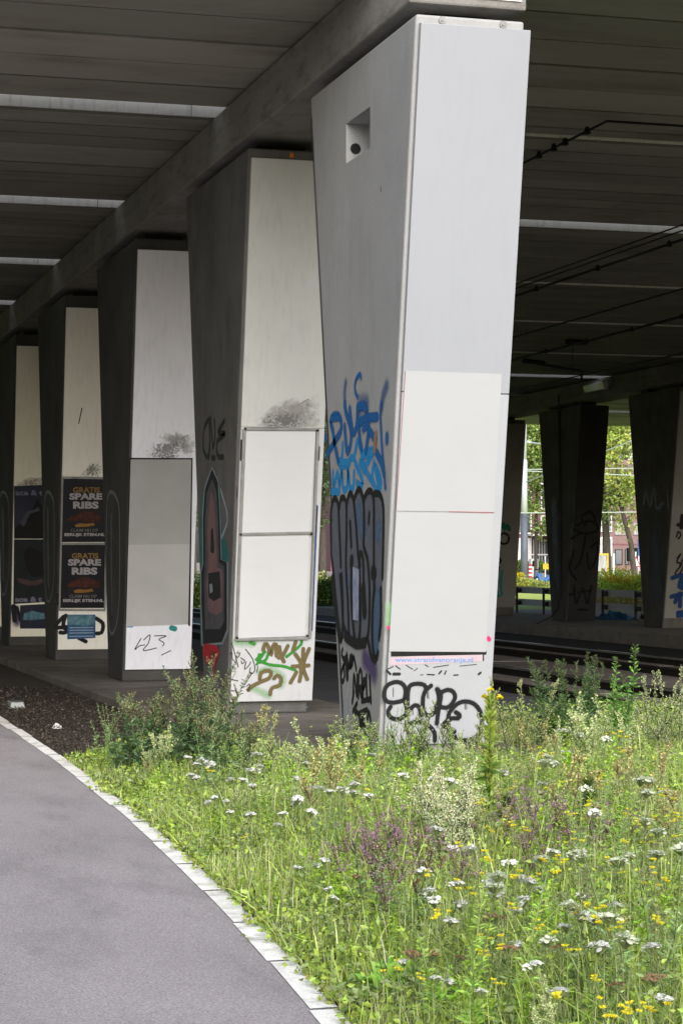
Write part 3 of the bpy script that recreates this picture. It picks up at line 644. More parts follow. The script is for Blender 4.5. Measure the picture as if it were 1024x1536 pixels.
graffiti(f, t1, S_INK, [(.022, [(100, 235), (128, 262)]), (.010, [(112, 222), (150, 205)]), (.010, [(170, 200), (205, 225)]), (.03, [(155, 262), (198, 262)]), (.008, [(250, 195), (300, 225)]), (.007, [(310, 238), (336, 218)]), (.012, [(412, 265), (466, 268)]), (.008, [(460, 210), (575, 192)]), (.008, [(395, 190), (420, 205)]), (.016, [(502, 258), (520, 238)]), (.013, [(545, 262), (556, 238)]), (.012, [(615, 270), (648, 268)]), (.006, [(660, 200), (790, 186)]), (.02, [(806, 262), (822, 250)]), (.012, [(842, 100), (842, 155)]), (.006, [(358, 268), (380, 266)])], z_, .01, .002, name='torn_print')
graffiti(f, t1, S_MIST, [(.10, [(315, 940), (312, 1010)])], (460, 540, 2.56), .1, .001); graffiti(f, t1, S_PINK, [(.03, [(313, 1025), (314, 1030)]), (.05, [(697, 1068), (700, 1074)])], (460, 540, 2.56), .1, .0012)
fl = FaceL(PX)
zb_ = (470, 550, 7.68)
graffiti(fl, t1, S_FADE, [(.16, [(365, 430), (360, 300), (372, 190)]), (.20, [(845, 220), (805, 330), (785, 460)]), (.30, [(540, 440), (610, 430)])], zb_, .15, .0010, label='faded blue spray haze')
graffiti(fl, t1, S_LBLUE, [[(225, 1220), (232, 1390), (280, 1220), (300, 1390), (330, 1170), (342, 1400), (388, 1390), (400, 1170), (420, 1390), (460, 1390), (470, 1220)],
    [(480, 1100), (560, 1290), (560, 1380), (500, 1340)], [(520, 850), (560, 1000), (600, 1180), (680, 1330)], [(560, 1000), (690, 960), (760, 1040), (810, 1150)], [(690, 990), (600, 1150)],
    [(340, 900), (330, 1050), (300, 1130), (390, 1130), (430, 1050), (470, 1040), (505, 860)], [(700, 1110), (680, 1280), (740, 1440), (780, 1330), (720, 1150)], (.085, [(290, 1090), (420, 1110)]), (.085, [(560, 1030), (680, 990)]), (.085, [(215, 1440), (300, 1440)]), (.085, [(540, 1100), (590, 1200)]), (.085, [(720, 1180), (750, 1350)])], zb_, .085, .0015, label='light blue scribbled lettering')
graffiti(fl, t1, S_BLUE, [[(160, 1012), (210, 930), (262, 840), (320, 740), (326, 640), (300, 572), (250, 560), (207, 600), (207, 655), (230, 740), (242, 840), (262, 950), (290, 1080)], (.085, [(215, 600), (300, 585)]),
    [(365, 690), (380, 870), (397, 985), (432, 900), (440, 760), (418, 640), (385, 540), (366, 440)], [(425, 490), (442, 650), (466, 765), (500, 700), (512, 560), (515, 470)], [(515, 470), (530, 700), (542, 850), (558, 925)],
    [(530, 462), (590, 445), (622, 520), (610, 600), (540, 640)], (.11, [(540, 628), (640, 590), (742, 575)]), (.085, [(640, 570), (740, 585)]), [(580, 705), (645, 690), (628, 850), (612, 965)], [(650, 730), (725, 840)],
    (.06, [(555, 125), (545, 85), (510, 120), (485, 200), (490, 290), (518, 345)]), (.07, [(790, 420), (780, 520), (785, 700), (800, 950), (820, 1200), (837, 1392)]), [(740, 1000), (790, 1100), (822, 1230)], (.10, [(150, 810), (150, 835)]), (.11, [(855, 800), (855, 845)])], zb_, .105, .006, label='tall blue spray tag with dots and exclamation stroke')
graffiti(fl, t1, spray('spray_tan', (.35, .20, .10), .3, .2), [(.09, [(728, 780), (715, 960)])], zb_, .09, .0105)
zt_ = (470, 720, 5.485)
M['fill_grey'] = patchy('fill_grey', (.105, .11, .135), (.15, .165, .21), 5, .30, .38, .9, edge=False)
polypatch(fl, t1, M['fill_grey'], [(150, 190), (175, 150), (210, 180), (240, 145), (275, 160), (310, 110), (345, 140), (380, 85), (420, 130), (470, 95), (500, 100), (550, 105), (580, 200), (580, 400), (575, 700), (560, 1000), (545, 1250), (520, 1480), (490, 1460), (455, 1380), (440, 1330), (400, 1330), (360, 1360), (320, 1330), (280, 1300), (240, 1310), (210, 1280), (190, 1100), (170, 900), (155, 700), (145, 400)], zt_, .0008, 'graffiti_fill')
TH = [[(150, 620), (145, 300), (160, 180), (180, 150), (205, 200), (215, 400), (228, 705)], [(212, 250), (225, 160), (245, 145), (270, 180), (275, 400), (270, 700), (285, 1000), (295, 1260)], [(275, 200), (295, 120), (315, 115), (335, 180), (355, 400), (370, 620), (385, 700)],
      [(340, 150), (365, 85), (390, 85), (415, 180), (420, 400), (415, 540), (445, 640), (460, 800), (465, 1000), (455, 1250), (430, 1335)], [(420, 150), (450, 95), (485, 100), (500, 200), (500, 500), (500, 760)], [(505, 110), (550, 120), (578, 220), (578, 500), (570, 800)],
      [(155, 650), (175, 850), (195, 1150), (220, 1310), (240, 1290), (245, 1050), (235, 780)], [(222, 790), (235, 950), (250, 1180), (290, 1290), (330, 1330)], [(305, 350), (315, 540)], [(320, 690), (315, 900), (330, 1200), (360, 1350), (385, 1250), (390, 1000), (380, 700), (390, 600), (410, 640), (415, 750), (420, 1000)], (.15, [(416, 900), (424, 1090)]),
      [(505, 890), (490, 1100), (490, 1350), (515, 1480), (535, 1420)], [(455, 1330), (480, 1450), (512, 1490)], [(560, 900), (560, 1150), (545, 1300)], (.16, [(495, 763), (505, 765)]), (.09, [(505, 860), (505, 890)]), (.13, [(320, 660), (318, 690)]), (.06, [(465, 275), (460, 350)]), (.14, [(165, 820), (200, 1150), (222, 1290)]), (.12, [(270, 1290), (330, 1335), (370, 1350), (430, 1338)])]
graffiti(fl, t1, S_BLACK, TH, zt_, .075, .004, label='black outlines of tall bubble letters filled in grey')
graffiti(fl, t1, spray('spray_sky', (.10, .20, .36), .9, .4, .6), [(.25, [(375, 240), (395, 420)]), (.22, [(540, 380), (530, 460)]), (.3, [(530, 960), (515, 1400)]), (.08, [(440, 400), (440, 440)]), (.08, [(290, 800), (290, 880)])], zt_, .2, .0020)
M['strip_blue'] = surf('strip_blue', (.16, .20, .42), (.45, .47, .55), 7, rough=.5)
polypatch(fl, t1, M['strip_blue'], [(332, 715), (384, 735), (380, 1160), (335, 1150)], zt_, .0112, 'sticker_strip')
zl_ = (490, 960, 9.04)
graffiti(fl, t1, S_BLACK, [[(215, 130), (205, 200), (240, 300), (210, 400), (195, 500), (220, 575), (242, 480), (230, 350)], [(240, 250), (282, 420), (275, 180), (297, 400), (320, 230), (350, 230), (315, 370), (350, 330), (365, 220), (402, 400)], (.11, [(265, 260), (280, 500)]),
    [(360, 770), (372, 470), (410, 760), (415, 480)], [(430, 780), (442, 440), (475, 440), (482, 780)], [(400, 650), (485, 640)], [(492, 760), (500, 545), (536, 560), (500, 660)], [(540, 490), (552, 800), (600, 785)], [(585, 500), (602, 845)], [(480, 830), (600, 800)], [(350, 845), (372, 700)], [(440, 620), (470, 760)],
    [(415, 860), (362, 965)], [(430, 1000), (402, 970), (385, 1080), (420, 1150), (390, 1260)], [(440, 1000), (550, 945)], [(450, 1050), (470, 1200), (500, 1020), (540, 1180), (572, 970), (605, 1180), (520, 1250)], [(470, 1100), (560, 1230)], [(385, 1335), (480, 1318)]], zl_, .06, .002, label='scrawled black tags near the ground')
graffiti(fl, t1, S_PURPLE, [(.35, [(520, 250), (640, 440)])], zl_, .3, .0006); graffiti(fl, t1, S_WHITE, [(.12, [(255, 560), (235, 1000), (260, 1250)]), (.10, [(330, 560), (300, 900), (350, 1250)]), (.1, [(280, 850), (300, 1300)])], zl_, .1, .0007)
# dark wet edge running down the back corner
graffiti(fl, t1, spray('grime_edge', (.05, .05, .06), .8, .5, .8), [(.10, [(467, 180), (479.5, 420), (491, 640), (501, 830), (515, 1090)])], (0, 0, 1), .1, .0006, name='grime_edge', smooth=False)
# second pillar
t2 = pil[1]; z2 = (330, 950, 6.827); f = FR[1]
graffiti(f, t2, S_MIST, [(.16, [(160, 90), (330, 100)]), (.14, [(400, 400), (500, 370), (640, 450), (620, 540)]), (.14, [(330, 560), (500, 640)])], z2, .15, .0006)
graffiti(f, t2, S_GREEN, [[(370, 270), (460, 190)], [(400, 220), (390, 300), (430, 290), (470, 270), (500, 180)], [(440, 300), (520, 325), (650, 340), (770, 380)], [(680, 240), (770, 170), (830, 110), (832, 80)], [(310, 95), (350, 110)], (.04, [(375, 320), (450, 200)])], z2, .046, .0015, label='green spray strokes')
graffiti(f, t2, S_OLIVE, [[(440, 170), (460, 105), (490, 130), (520, 225), (540, 130), (572, 112), (576, 230)], [(605, 140), (620, 220), (652, 290)], [(692, 130), (640, 230), (600, 250)], [(772, 90), (746, 170)], [(850, 160), (842, 330), (812, 490)], [(770, 215), (830, 300)], [(910, 160), (850, 330), (890, 470)], [(740, 340), (905, 330)], [(780, 400), (720, 505)], (.075, [(830, 300), (835, 380)]),
    [(405, 462), (420, 402), (480, 382), (522, 402), (500, 460), (430, 490), (330, 540), (290, 580)], [(552, 462), (582, 432), (622, 462), (610, 530), (530, 560), (512, 622)]], z2, .054, .004, label='olive spray star and loops')
graffiti(f, t2, S_INK, [[(115, 90), (140, 170), (185, 345)], [(95, 215), (120, 195), (125, 260), (160, 300), (150, 320)], [(165, 200), (200, 205), (180, 250), (165, 230)], [(260, 160), (330, 260), (355, 360), (330, 410), (300, 400)], [(210, 250), (250, 280), (225, 310), (215, 280)], [(265, 290), (250, 365), (300, 320), (310, 290)], [(310, 350), (300, 400), (320, 410), (245, 530)], [(385, 335), (375, 395)], [(270, 540), (300, 520), (290, 580), (270, 570)], [(110, 470), (180, 485)], [(110, 585), (170, 590)]], z2, .010, .008, label='thin black marker scribbles')
m_gr = patchy('soot', (.24, .235, .22), (.36, .35, .33), 9, .34, .62, .62); m_gr2 = patchy('soot_speck', (.08, .08, .08), (.25, .25, .24), 38, .49, .58, .6)
M['soot'] = m_gr
polypatch(f, t2, m_gr, [(384, 640), (392, 622), (412, 606), (440, 596), (462, 600), (478, 588), (480, 640)], (0, 0, 1), .0008, 'soot_stain', True); polypatch(f, t2, m_gr2, [(372, 640), (375, 625), (420, 615), (478, 618), (479, 641)], (0, 0, 1), .0012, 'soot_stain', True)
graffiti(f, t2, S_INK, [(.02, [(362, 660), (361, 690)]), (.01, [(356, 730), (355, 745)]), (.015, [(479, 670), (478, 690)]), (.012, [(476, 760), (474, 800)])], (0, 0, 1), .01, .001, name='scrape')
graffiti(f, t2, spray('spray_blue_edge', (.01, .06, .25), .3, .2), [(.05, [(474, 760), (466, 945)])], (0, 0, 1), .05, .0008, smooth=False)
ff = FaceL(PX); z3 = (285, 600, 3.344)
M['g_black'] = surf('g_black', (.012, .012, .016), None, 5, rough=.6); M['g_grey'] = surf('g_grey', (.10, .095, .105), (.06, .058, .07), 6, rough=.6); M['g_pink'] = surf('g_pink', (.22, .12, .125), (.16, .09, .10), 6, rough=.6); M['g_pale'] = surf('g_pale', (.30, .33, .36), (.2, .22, .25), 6, rough=.6); M['g_teal'] = surf('g_teal', (.02, .16, .15), (.015, .10, .10), 6, rough=.6)
OUT = [(110, 345), (140, 410), (150, 600), (155, 800), (185, 815), (185, 1150), (160, 1215), (65, 1225), (57, 1000), (57, 860), (67, 820), (65, 600), (75, 450)]
ctr = (115, 800)
grow = lambda pts, k: [(ctr[0] + (x - ctr[0]) * k, ctr[1] + (y - ctr[1]) * (1 + (k - 1) * .28)) for x, y in pts]
polypatch(ff, t2, M['g_teal'], [(60, 480), (112, 335), (150, 430), (160, 640), (195, 770), (195, 900), (186, 1180), (140, 1260), (52, 1230), (48, 640)], z3, .0005, 'graffiti_fill')
polypatch(ff, t2, M['g_pale'], grow(OUT, 1.10), z3, .0010, 'graffiti_fill'); polypatch(ff, t2, M['g_black'], OUT, z3, .0016, 'graffiti_fill')
polypatch(ff, t2, M['g_grey'], [(112, 395), (134, 460), (142, 620), (146, 815), (172, 835), (172, 1110), (150, 1150), (76, 1150), (72, 900), (78, 790), (76, 620), (84, 470)], z3, .0022, 'graffiti_fill')
polypatch(ff, t2, M['g_pink'], [(108, 450), (126, 540), (132, 700), (138, 840), (164, 850), (164, 1060), (130, 1080), (92, 1060), (84, 940), (92, 820), (88, 640), (96, 520)], z3, .0028, 'graffiti_fill')
polypatch(ff, t2, M['g_black'], [(106, 650), (116, 640), (122, 720), (122, 770), (104, 765)], z3, .0034, 'graffiti_fill'); polypatch(ff, t2, M['g_black'], [(92, 870), (150, 860), (156, 990), (120, 1010), (94, 990)], z3, .0034, 'graffiti_fill'); polypatch(ff, t2, M['g_pale'], [(98, 925), (112, 920), (116, 960), (102, 972)], z3, .0042, 'graffiti_fill')
graffiti(ff, t2, S_BLACK, [[(90, 100), (70, 150), (66, 240), (88, 285), (100, 200), (95, 95)], [(102, 90), (110, 180), (116, 240), (126, 170), (122, 100)], [(172, 105), (142, 160), (175, 170), (136, 210), (140, 280), (168, 285)], [(95, 290), (100, 240)], [(110, 290), (125, 290)]], z3, .075, .001, label='small black tag high on the side')
graffiti(ff, t2, S_RED, [[(75, 1240), (85, 1310), (100, 1250), (105, 1320), (125, 1260), (120, 1330), (145, 1265)], [(80, 1240), (140, 1250)], [(120, 1320), (125, 1390)], (.2, [(75, 1260), (95, 1290)])], z3, .10, .006, label='red scribble near the ground')
graffiti(ff, t2, S_WHITE, [(.1, [(155, 450), (190, 590), (160, 690)]), (.1, [(100, 1320), (130, 1420)])], z3, .1, .0048)
# third, fourth, fifth pillars
t3, t4, t5 = pil[2], pil[3], pil[4]
za = (0, 680, 3.303)
graffiti(FR[2], t3, S_INK, [[(698, 918), (668, 972), (690, 955), (716, 950)], [(712, 925), (742, 900), (735, 940), (710, 977), (775, 965)], [(765, 905), (822, 905), (788, 922), (812, 940), (806, 955)], [(800, 1000), (845, 978)]], za, .016, .001, label='thin pencil-like scribble of a few digits')
graffiti(FR[2], t3, S_TEAL, [(.09, [(850, 865), (865, 870)])], za, .09, .001); graffiti(FR[2], t3, S_LBLUE, [(.035, [(628, 858), (655, 858)])], za, .03, .001)
polypatch(FR[2], t3, m_gr, [(232, 656), (246, 645), (259, 650), (262, 640), (277, 655), (291, 648), (293, 690), (270, 678), (252, 664)], (0, 0, 1), .0008, 'soot_stain', True); polypatch(FR[2], t3, m_gr2, [(202, 686), (215, 668), (250, 655), (290, 660), (291, 688)], (0, 0, 1), .0012, 'soot_stain', True)
polypatch(FR[3], t4, m_gr2, [(112, 716), (120, 708), (128, 697), (141, 690), (158, 690), (160, 716)], (0, 0, 1), .0012, 'soot_stain', True); polypatch(FR[4], t5, m_gr, [(20, 729), (24, 722), (40, 716), (56, 717), (74, 712), (74, 728)], (0, 0, 1), .0012, 'soot_stain', True)
graffiti(FR[3], t4, S_BLACK, [[(562, 1330), (490, 1420), (600, 1420)], [(582, 1320), (560, 1400), (590, 1468), (535, 1470)], [(850, 1345), (910, 1390), (900, 1470), (850, 1478)], [(700, 1520), (760, 1550)], (.12, [(510, 1150), (500, 1200)])], (0, 700, 5.906), .085, .001, label='thick black numerals at the foot')
graffiti(FR[3], t4, S_INK, [(.02, [(123, 612), (118, 635)])], (0, 0, 1), .02, .001, name='scrape')
graffiti(FR[4], t5, S_BLACK, [(.12, [(120, 1240), (130, 1360)]), (.08, [(150, 1250), (180, 1360)])], (0, 700, 5.906), .085, .001); graffiti(FR[4], t5, S_PURPLE, [(.3, [(130, 1260), (150, 1380)])], (0, 700, 5.906), .3, .0006)
for tt, x0 in ((t3, 158), (t4, 65), (t5, -2)):
    sc_ = .62 if tt is t3 else (.48 if tt is t4 else .45)
    zz_ = (x0, 738, 1 / sc_)
    graffiti(ff, tt, spray('spray_pale_outline', (.20, .21, .22), .6, .3, .8), [[(4, 20), (12, 0), (26, 12), (34, 60), (34, 250), (24, 330), (10, 330), (2, 200), (4, 20)]], zz_, .10, .0012)
    graffiti(ff, tt, spray('spray_dull_grey', (.10, .09, .10), .8, .4, .8), [(.35, [(14, 60), (16, 290)])], zz_, .3, .0006)
# far row tags
zr = (880, 770, 7.11); f = RF[0]
graffiti(f, rp[0], S_BLACK, [(.14, [(1015, 30), (1005, 150)]), (.12, [(970, 122), (1030, 130)]), [(962, 480), (1000, 430), (958, 520), (1010, 540), (940, 640), (982, 650), (1030, 560)], [(955, 250), (975, 195), (1000, 230), (975, 270)], [(990, 560), (1030, 470)]], zr, .06, .001, label='black tags')
graffiti(f, rp[0], S_NAVY, [[(910, 690), (1005, 668), (982, 780), (1040, 800)], [(900, 890), (1040, 855)], [(940, 945), (985, 850), (992, 990)], [(1010, 660), (1030, 760)], [(970, 1062), (1040, 1055)], [(970, 1092), (1040, 1085)]], zr, .14, .0016, label='thick navy spray tag')
zq = (735, 750, 7.68); f = RF[2]
graffiti(f, rp[2], S_DKGREEN, [[(112, 250), (130, 310), (150, 268), (168, 340), (200, 290), (218, 340)], [(120, 300), (215, 320)]], zq, .14, .001, label='dark green tag')
graffiti(f, rp[2], S_BLACK, [[(210, 412), (160, 382), (112, 410), (100, 460), (140, 505), (200, 490), (216, 430)], [(80, 660), (122, 700), (76, 750)], [(100, 775), (85, 850), (70, 865)]], zq, .09, .001, label='black circle and angle marks')
graffiti(f, rp[2], S_TEAL, [[(135, 820), (120, 950), (132, 1090)], [(60, 1060), (72, 950), (96, 930), (62, 1000), (86, 1080)], [(50, 1112), (102, 1105)]], zq, .10, .0014, label='teal letters')
f = RF[1]
graffiti(f, rp[1], spray('spray_black_thin', (.008, .008, .009), .5, .3, .8), [[(430, 700), (500, 680), (530, 720), (470, 740), (420, 720)], [(410, 760), (470, 740), (450, 860), (425, 900)], [(470, 700), (455, 660), (500, 640), (520, 690)], [(500, 800), (530, 780), (520, 860), (490, 900), (480, 830)], [(420, 820), (400, 900), (430, 950)], [(400, 1020), (500, 1000)], [(420, 980), (430, 1060), (460, 990), (480, 1060), (500, 980)], [(440, 1090), (480, 1090)]], (724, 560, 3.073), .10, .001, label='black scrawl on dark concrete')
fr_l = FaceL(RX)
S_DIM = spray('spray_dim_blue', (.10, .13, .18), 1, .5, .6); S_DIM2 = spray('spray_dim_white', (.22, .23, .27), .7, .5, .7)
graffiti(fr_l, rp[0], S_DIM2, [[(740, 600), (750, 540), (770, 610), (790, 530), (800, 620), (830, 600)], [(850, 540), (855, 620)]], (724, 560, 3.073), .22, .0012, label='faint whitish tag'); graffiti(fr_l, rp[0], S_DIM, [(1.0, [(790, 770), (800, 900), (800, 1010)])], (724, 560, 3.073), 1, .0006)
graffiti(fr_l, rp[1], S_DIM, [(.9, [(325, 600), (335, 720)]), (.9, [(330, 760), (345, 960)])], (724, 560, 3.073), 1, .0006)
# soot and grain on the niche, cracks
graffiti(fl1, t1, spray('rust_spot', (.25, .10, .05), .5, .3), [(.03, [(571, 280), (571, 286)])], (0, 0, 1), .03, .0006, name='rust_spot')

# ------------------------------------------------------------------ cables and fittings under the deck
def cable(name, label, pts, r, mat='cable', clamps=(), cat='cable', group=None, sag=0):
    t = thing(name, label, cat, pts[0], group)
    P = []
    for a, b_ in zip(pts, pts[1:]):
        a, b_ = Vector(a), Vector(b_); n = max(1, int((b_ - a).length / 2))
        for k in range(n):
            q = a.lerp(b_, k / n); q.z -= sag * 4 * (k / n) * (1 - k / n); P.append(q)
    P.append(Vector(pts[-1]))
    m = MB(); m.tube(P, r, 6); m.build('wire', M[mat], t, smooth=True)
    for c in clamps:
        y = c; m = MB(); x = pts[0][0]; z = pts[0][2]
        for a, b_ in zip(pts, pts[1:]):
            if min(a[1], b_[1]) <= y <= max(a[1], b_[1]) and a[1] != b_[1]:
                k = (y - a[1]) / (b_[1] - a[1]); x = a[0] + (b_[0] - a[0]) * k; z = a[2] + (b_[2] - a[2]) * k
        m.hexa([(x - .03, y - .05, z - .035), (x + .03, y - .05, z - .035), (x + .03, y + .05, z - .035), (x - .03, y + .05, z - .035), (x - .015, y - .02, z + .05), (x + .015, y - .02, z + .05), (x + .015, y + .02, z + .05), (x - .015, y + .02, z + .05)])
        m.build('clamp', M['black'], t)
    return t
def wx(z, slope): return (z - EYE) * math.cos(YAW) / slope
XA = wx(6.62, .505)
p_corner = onX(910, 181, XA)
cable('ceiling_cable', 'black clamped cable crossing the deck soffit and turning a corner, upper right', [(XA, p_corner.y + 16, 6.60), (XA, p_corner.y, 6.60), (XA + 9, p_corner.y + .15, 6.60)], .015, clamps=[onX(px, 200, XA).y for px in (880, 847, 830, 808)])
for z, s, r, lb, cl in ((6.0, .3535, .011, 'thin upper wire of the pair above the near track', ()), (5.92, .3475, .011, 'thin lower wire of the pair above the near track', ()), (6.1, .338, .020, 'thick clamped wire just below the wire pair', np.arange(20, 60, 2.6)),
                        (5.8, .286, .014, 'single thin wire between the two tracks', ()), (5.95, .257, .024, 'thick clamped wire above the far track', np.arange(26, 66, 2.2)), (6.2, .218, .014, 'thin wire close to the far beam', ())):
    x = wx(z, s)
    cable('overhead_wire', 'black ' + lb, [(x, 4 if z < 6.05 else 18, z), (x, 84, z)], r, clamps=cl, cat='overhead wire')
pa_ = atd(700, 503, 50); pb_ = atd(866, 508, 49); pc_ = atd(764, 545, 51)
t = thing('cantilever_arm', 'black tubular arm holding the wires above the far track', 'wire arm', pb_)
m = MB(); m.tube([pa_, pb_], .035, 8); m.tube([pb_, pb_ + Vector((0, 0, .25)), ], .03, 6); m.build('tube', M['cable'], t)
m = MB(); m.tube([pb_ + Vector((.25, .1, -.05)), pb_ + Vector((-.3, -.1, -.08))], .07, 8); m.build('insulator', M['black'], t)
a2, b2 = atd(790, 543, 52), atd(872, 556, 52)
m = MB(); m.tube([a2, b2], .028, 6); m.tube([a2 + Vector((-.1, 0, .03)), a2 + Vector((.5, .1, 0))], .06, 8); m.tube([b2, b2 + Vector((0, 0, -.22))], .03, 6); m.build('strut', M['cable'], t)
m = MB(); m.tube([atd(775, 440, 44), atd(790, 500, 47)], .008, 5); m.tube([atd(858, 520, 50), atd(859, 562, 50)], .008, 5); m.build('dropper', M['cable'], t)
# fluorescent fitting on the far beam
pl = onX(880, 581, RX - .12); pr = onX(911, 575, RX - .12)
t = thing('lamp_fitting', 'unlit white fluorescent fitting fixed to the side of the far beam', 'lamp', (RX - .1, (pl.y + pr.y) / 2, pl.z))
m = MB(); zc = pl.z
y0, y1 = sorted((pl.y, pr.y))
m.hexa([(RX - .20, y0, zc - .16), (RX - .09, y0, zc - .16), (RX - .09, y1, zc - .16), (RX - .20, y1, zc - .16), (RX - .26, y0, zc + .04), (RX - .09, y0, zc + .10), (RX - .09, y1, zc + .10), (RX - .26, y1, zc + .04)]); m.build('diffuser', M['plastic_white'], t, bevel=.02)
m = MB(); m.box(RX - .09, RX - .031, y0 - .06, y1 + .06, zc - .1, zc + .16); m.build('housing', M['frame'], t, bevel=.01)
# conduit and loose wire on the far pillar
p0, p1 = onX(838, 608, RX - .03), onX(841, 900, RX - .03)
t = thing('conduit', 'thin dark conduit down the side of the far pillar, ending in a loose wire', 'cable', p1)
m = MB(); m.tube([p0 + Vector((0, 0, .3)), p0, p1], .028, 6); m.build('pipe', M['cable'], t)
a, b_ = onX(839, 901, RX - .05), onZ(805, 936, -.14)
m = MB(); m.tube([a, a + Vector((-.06, .0, -.25)), a.lerp(b_, .35) + Vector((0, 0, -.22)), a.lerp(b_, .7) + Vector((0, 0, -.1)), b_], .016, 5); m.build('loose_wire', M['cable'], t, smooth=True)

# ------------------------------------------------------------------ guard fence behind the far row
fx = 25.35
t = thing('guard_fence', 'low grey guard fence of two flat rails on dark posts behind the far pillars', 'fence', (fx, 64, -.15))
yq = [onX(px, 918, fx).y for px in (775, 815)]; sp = abs(yq[1] - yq[0]); yk = min(yq)
posts = [yk + sp * k for k in range(-7, 6)]
for y in posts:
    m = MB(); m.box(fx - .035, fx + .035, y - .03, y + .03, -.15, .72); m.build('post', M['darkpost'], t, bevel=.006)
    for z in (.60, .19):
        m = MB(); m.box(fx - .03, fx + .10, y - .17, y - .045, z - .07, z + .07); m.build('spacer', M['darkpost'], t, bevel=.01)
for z in (.61, .20):
    m = MB()
    m.box(fx + .101, fx + .13, posts[0] - 1, posts[-1] + 1, z - .105, z - .045); m.box(fx + .112, fx + .14, posts[0] - 1, posts[-1] + 1, z - .045, z + .045); m.box(fx + .101, fx + .13, posts[0] - 1, posts[-1] + 1, z + .045, z + .115)
    m.build('rail', M['galv'], t, bevel=.006)
# crumpled blue tarp and a small dark lump on the platform
def crumple(name, label, cat, c, sx, sy, h, mat, seed, n=9):
    r = random.Random(seed); m = MB(); g = []
    for i in range(n):
        for j in range(n):
            u, v = i / (n - 1) * 2 - 1, j / (n - 1) * 2 - 1
            e = max(abs(u), abs(v)); g.append((c.x + u * sx * (1 + .2 * r.uniform(-1, 1)), c.y + v * sy * (1 + .2 * r.uniform(-1, 1)), c.z + (1 - e ** 2) * h * r.uniform(.2, 1.1) + .004))
    m.v = g; m.f = [(i * n + j, (i + 1) * n + j, (i + 1) * n + j + 1, i * n + j + 1) for i in range(n - 1) for j in range(n - 1)]
    c0 = Vector((c.x, c.y, c.z)); m.v = [tuple(Vector(p) - c0) for p in m.v]
    o = m.build(name, mat, None, world=False); o.location = c0; return tag(o, label, cat)
crumple('tarp', 'crumpled blue tarp lying by the fence on the far platform', 'tarp', onZ(921, 929.5, -.15), .55, .6, .28, M['tarp'], 3)
crumple('rubbish_bag', 'small brown lump of rubbish at the foot of the far right pillar', 'rubbish', onZ(967, 929, -.15), .12, .2, .3, M['rust'], 4, 6)
crumple('blue_foil', 'blue and white foil strip lying at the foot of the second pillar', 'litter', onZ(435, 1062, ZP), .20, .10, .07, M['bluefoil'], 5)
crumple('blue_foil', 'small dark blue scrap beside the foil strip at the second pillar', 'litter', onZ(395, 1062, ZP), .08, .06, .05, M['tarp'], 6, 6)
crumple('paper_scrap', 'white scrap of paper on the dark soil beside the path', 'litter', onZ(86, 1093, ZG), .06, .10, .06, M['paper'], 7, 6)
p = onZ(24, 1062, ZG); t = thing('plastic_tub', 'clear upturned plastic tub on the dark soil by the left edge', 'tub', p)
m = MB(); sx, sy, h = .10, .16, .085
m.hexa([(p.x - sx, p.y - sy, p.z), (p.x + sx, p.y - sy, p.z), (p.x + sx, p.y + sy, p.z), (p.x - sx, p.y + sy, p.z), (p.x - sx * .8, p.y - sy * .85, p.z + h), (p.x + sx * .8, p.y - sy * .85, p.z + h), (p.x + sx * .8, p.y + sy * .85, p.z + h), (p.x - sx * .8, p.y + sy * .85, p.z + h)]); m.build('tub', M['plastic_clear'], t, bevel=.012)
m = MB(); m.box(p.x - sx - .012, p.x + sx + .012, p.y - sy - .012, p.y + sy + .012, p.z + .002, p.z + .012); m.build('rim', M['plastic_clear'], t, bevel=.003)

# ------------------------------------------------------------------ street beyond the viaduct
def gz(d):  # height of the far ground at a depth
    return float(np.interp(d, [84, 134, 134.1, 160, 160.1, 240], [-.26, .08, .085, .55, .56, 1.3]))
def at_ground(px, d): q = atd(px, HY, d); q.z = gz(d); return q
q = at_ground(786, 130)
t = thing('tram_pole', 'tall pale grey steel pole with dark lower half on the street beyond', 'pole', q)
m = MB(); zt_dark = 1.62 + (840 - 771) * 130 / 3200; zm = 1.62 + (840 - 690) * 130 / 3200
m.tube([(q.x, q.y, q.z - .3), (q.x, q.y, zt_dark)], [.225, .215], 16); m.build('pole_base', M['pole_dark'], t, smooth=True)
m = MB(); m.tube([(q.x, q.y, zt_dark), (q.x, q.y, zm)], [.19, .185], 16); m.tube([(q.x, q.y, zm), (q.x, q.y, 14)], [.145, .13], 16); m.build('pole_shaft', M['pole_light'], t, smooth=True)
ar = [atd(790, 662, 130), atd(796, 664, 130), atd(830, 668, 128)]
m = MB(); m.tube(ar, [.10, .06, .035], 8); m.build('bracket_arm', M['wire_light'], t)
for i, (x0, y0, d0, x1, y1, d1) in enumerate(((700, 703, 132, 1000, 715, 126), (700, 770, 131, 1000, 768, 126), (786, 724, 130, 1060, 617, 118), (720, 705, 134, 1000, 702, 128))):
    cable('span_wire', ['pale span wire crossing behind the pole at mid height', 'pale span wire crossing at the top of the pole\'s dark part', 'pale wire slanting up to the right behind the far pillars', 'second pale span wire just above the mid height one'][i], [tuple(atd(x0, y0, d0)), tuple(atd(x1, y1, d1))], .035, 'wire_light', cat='span wire')

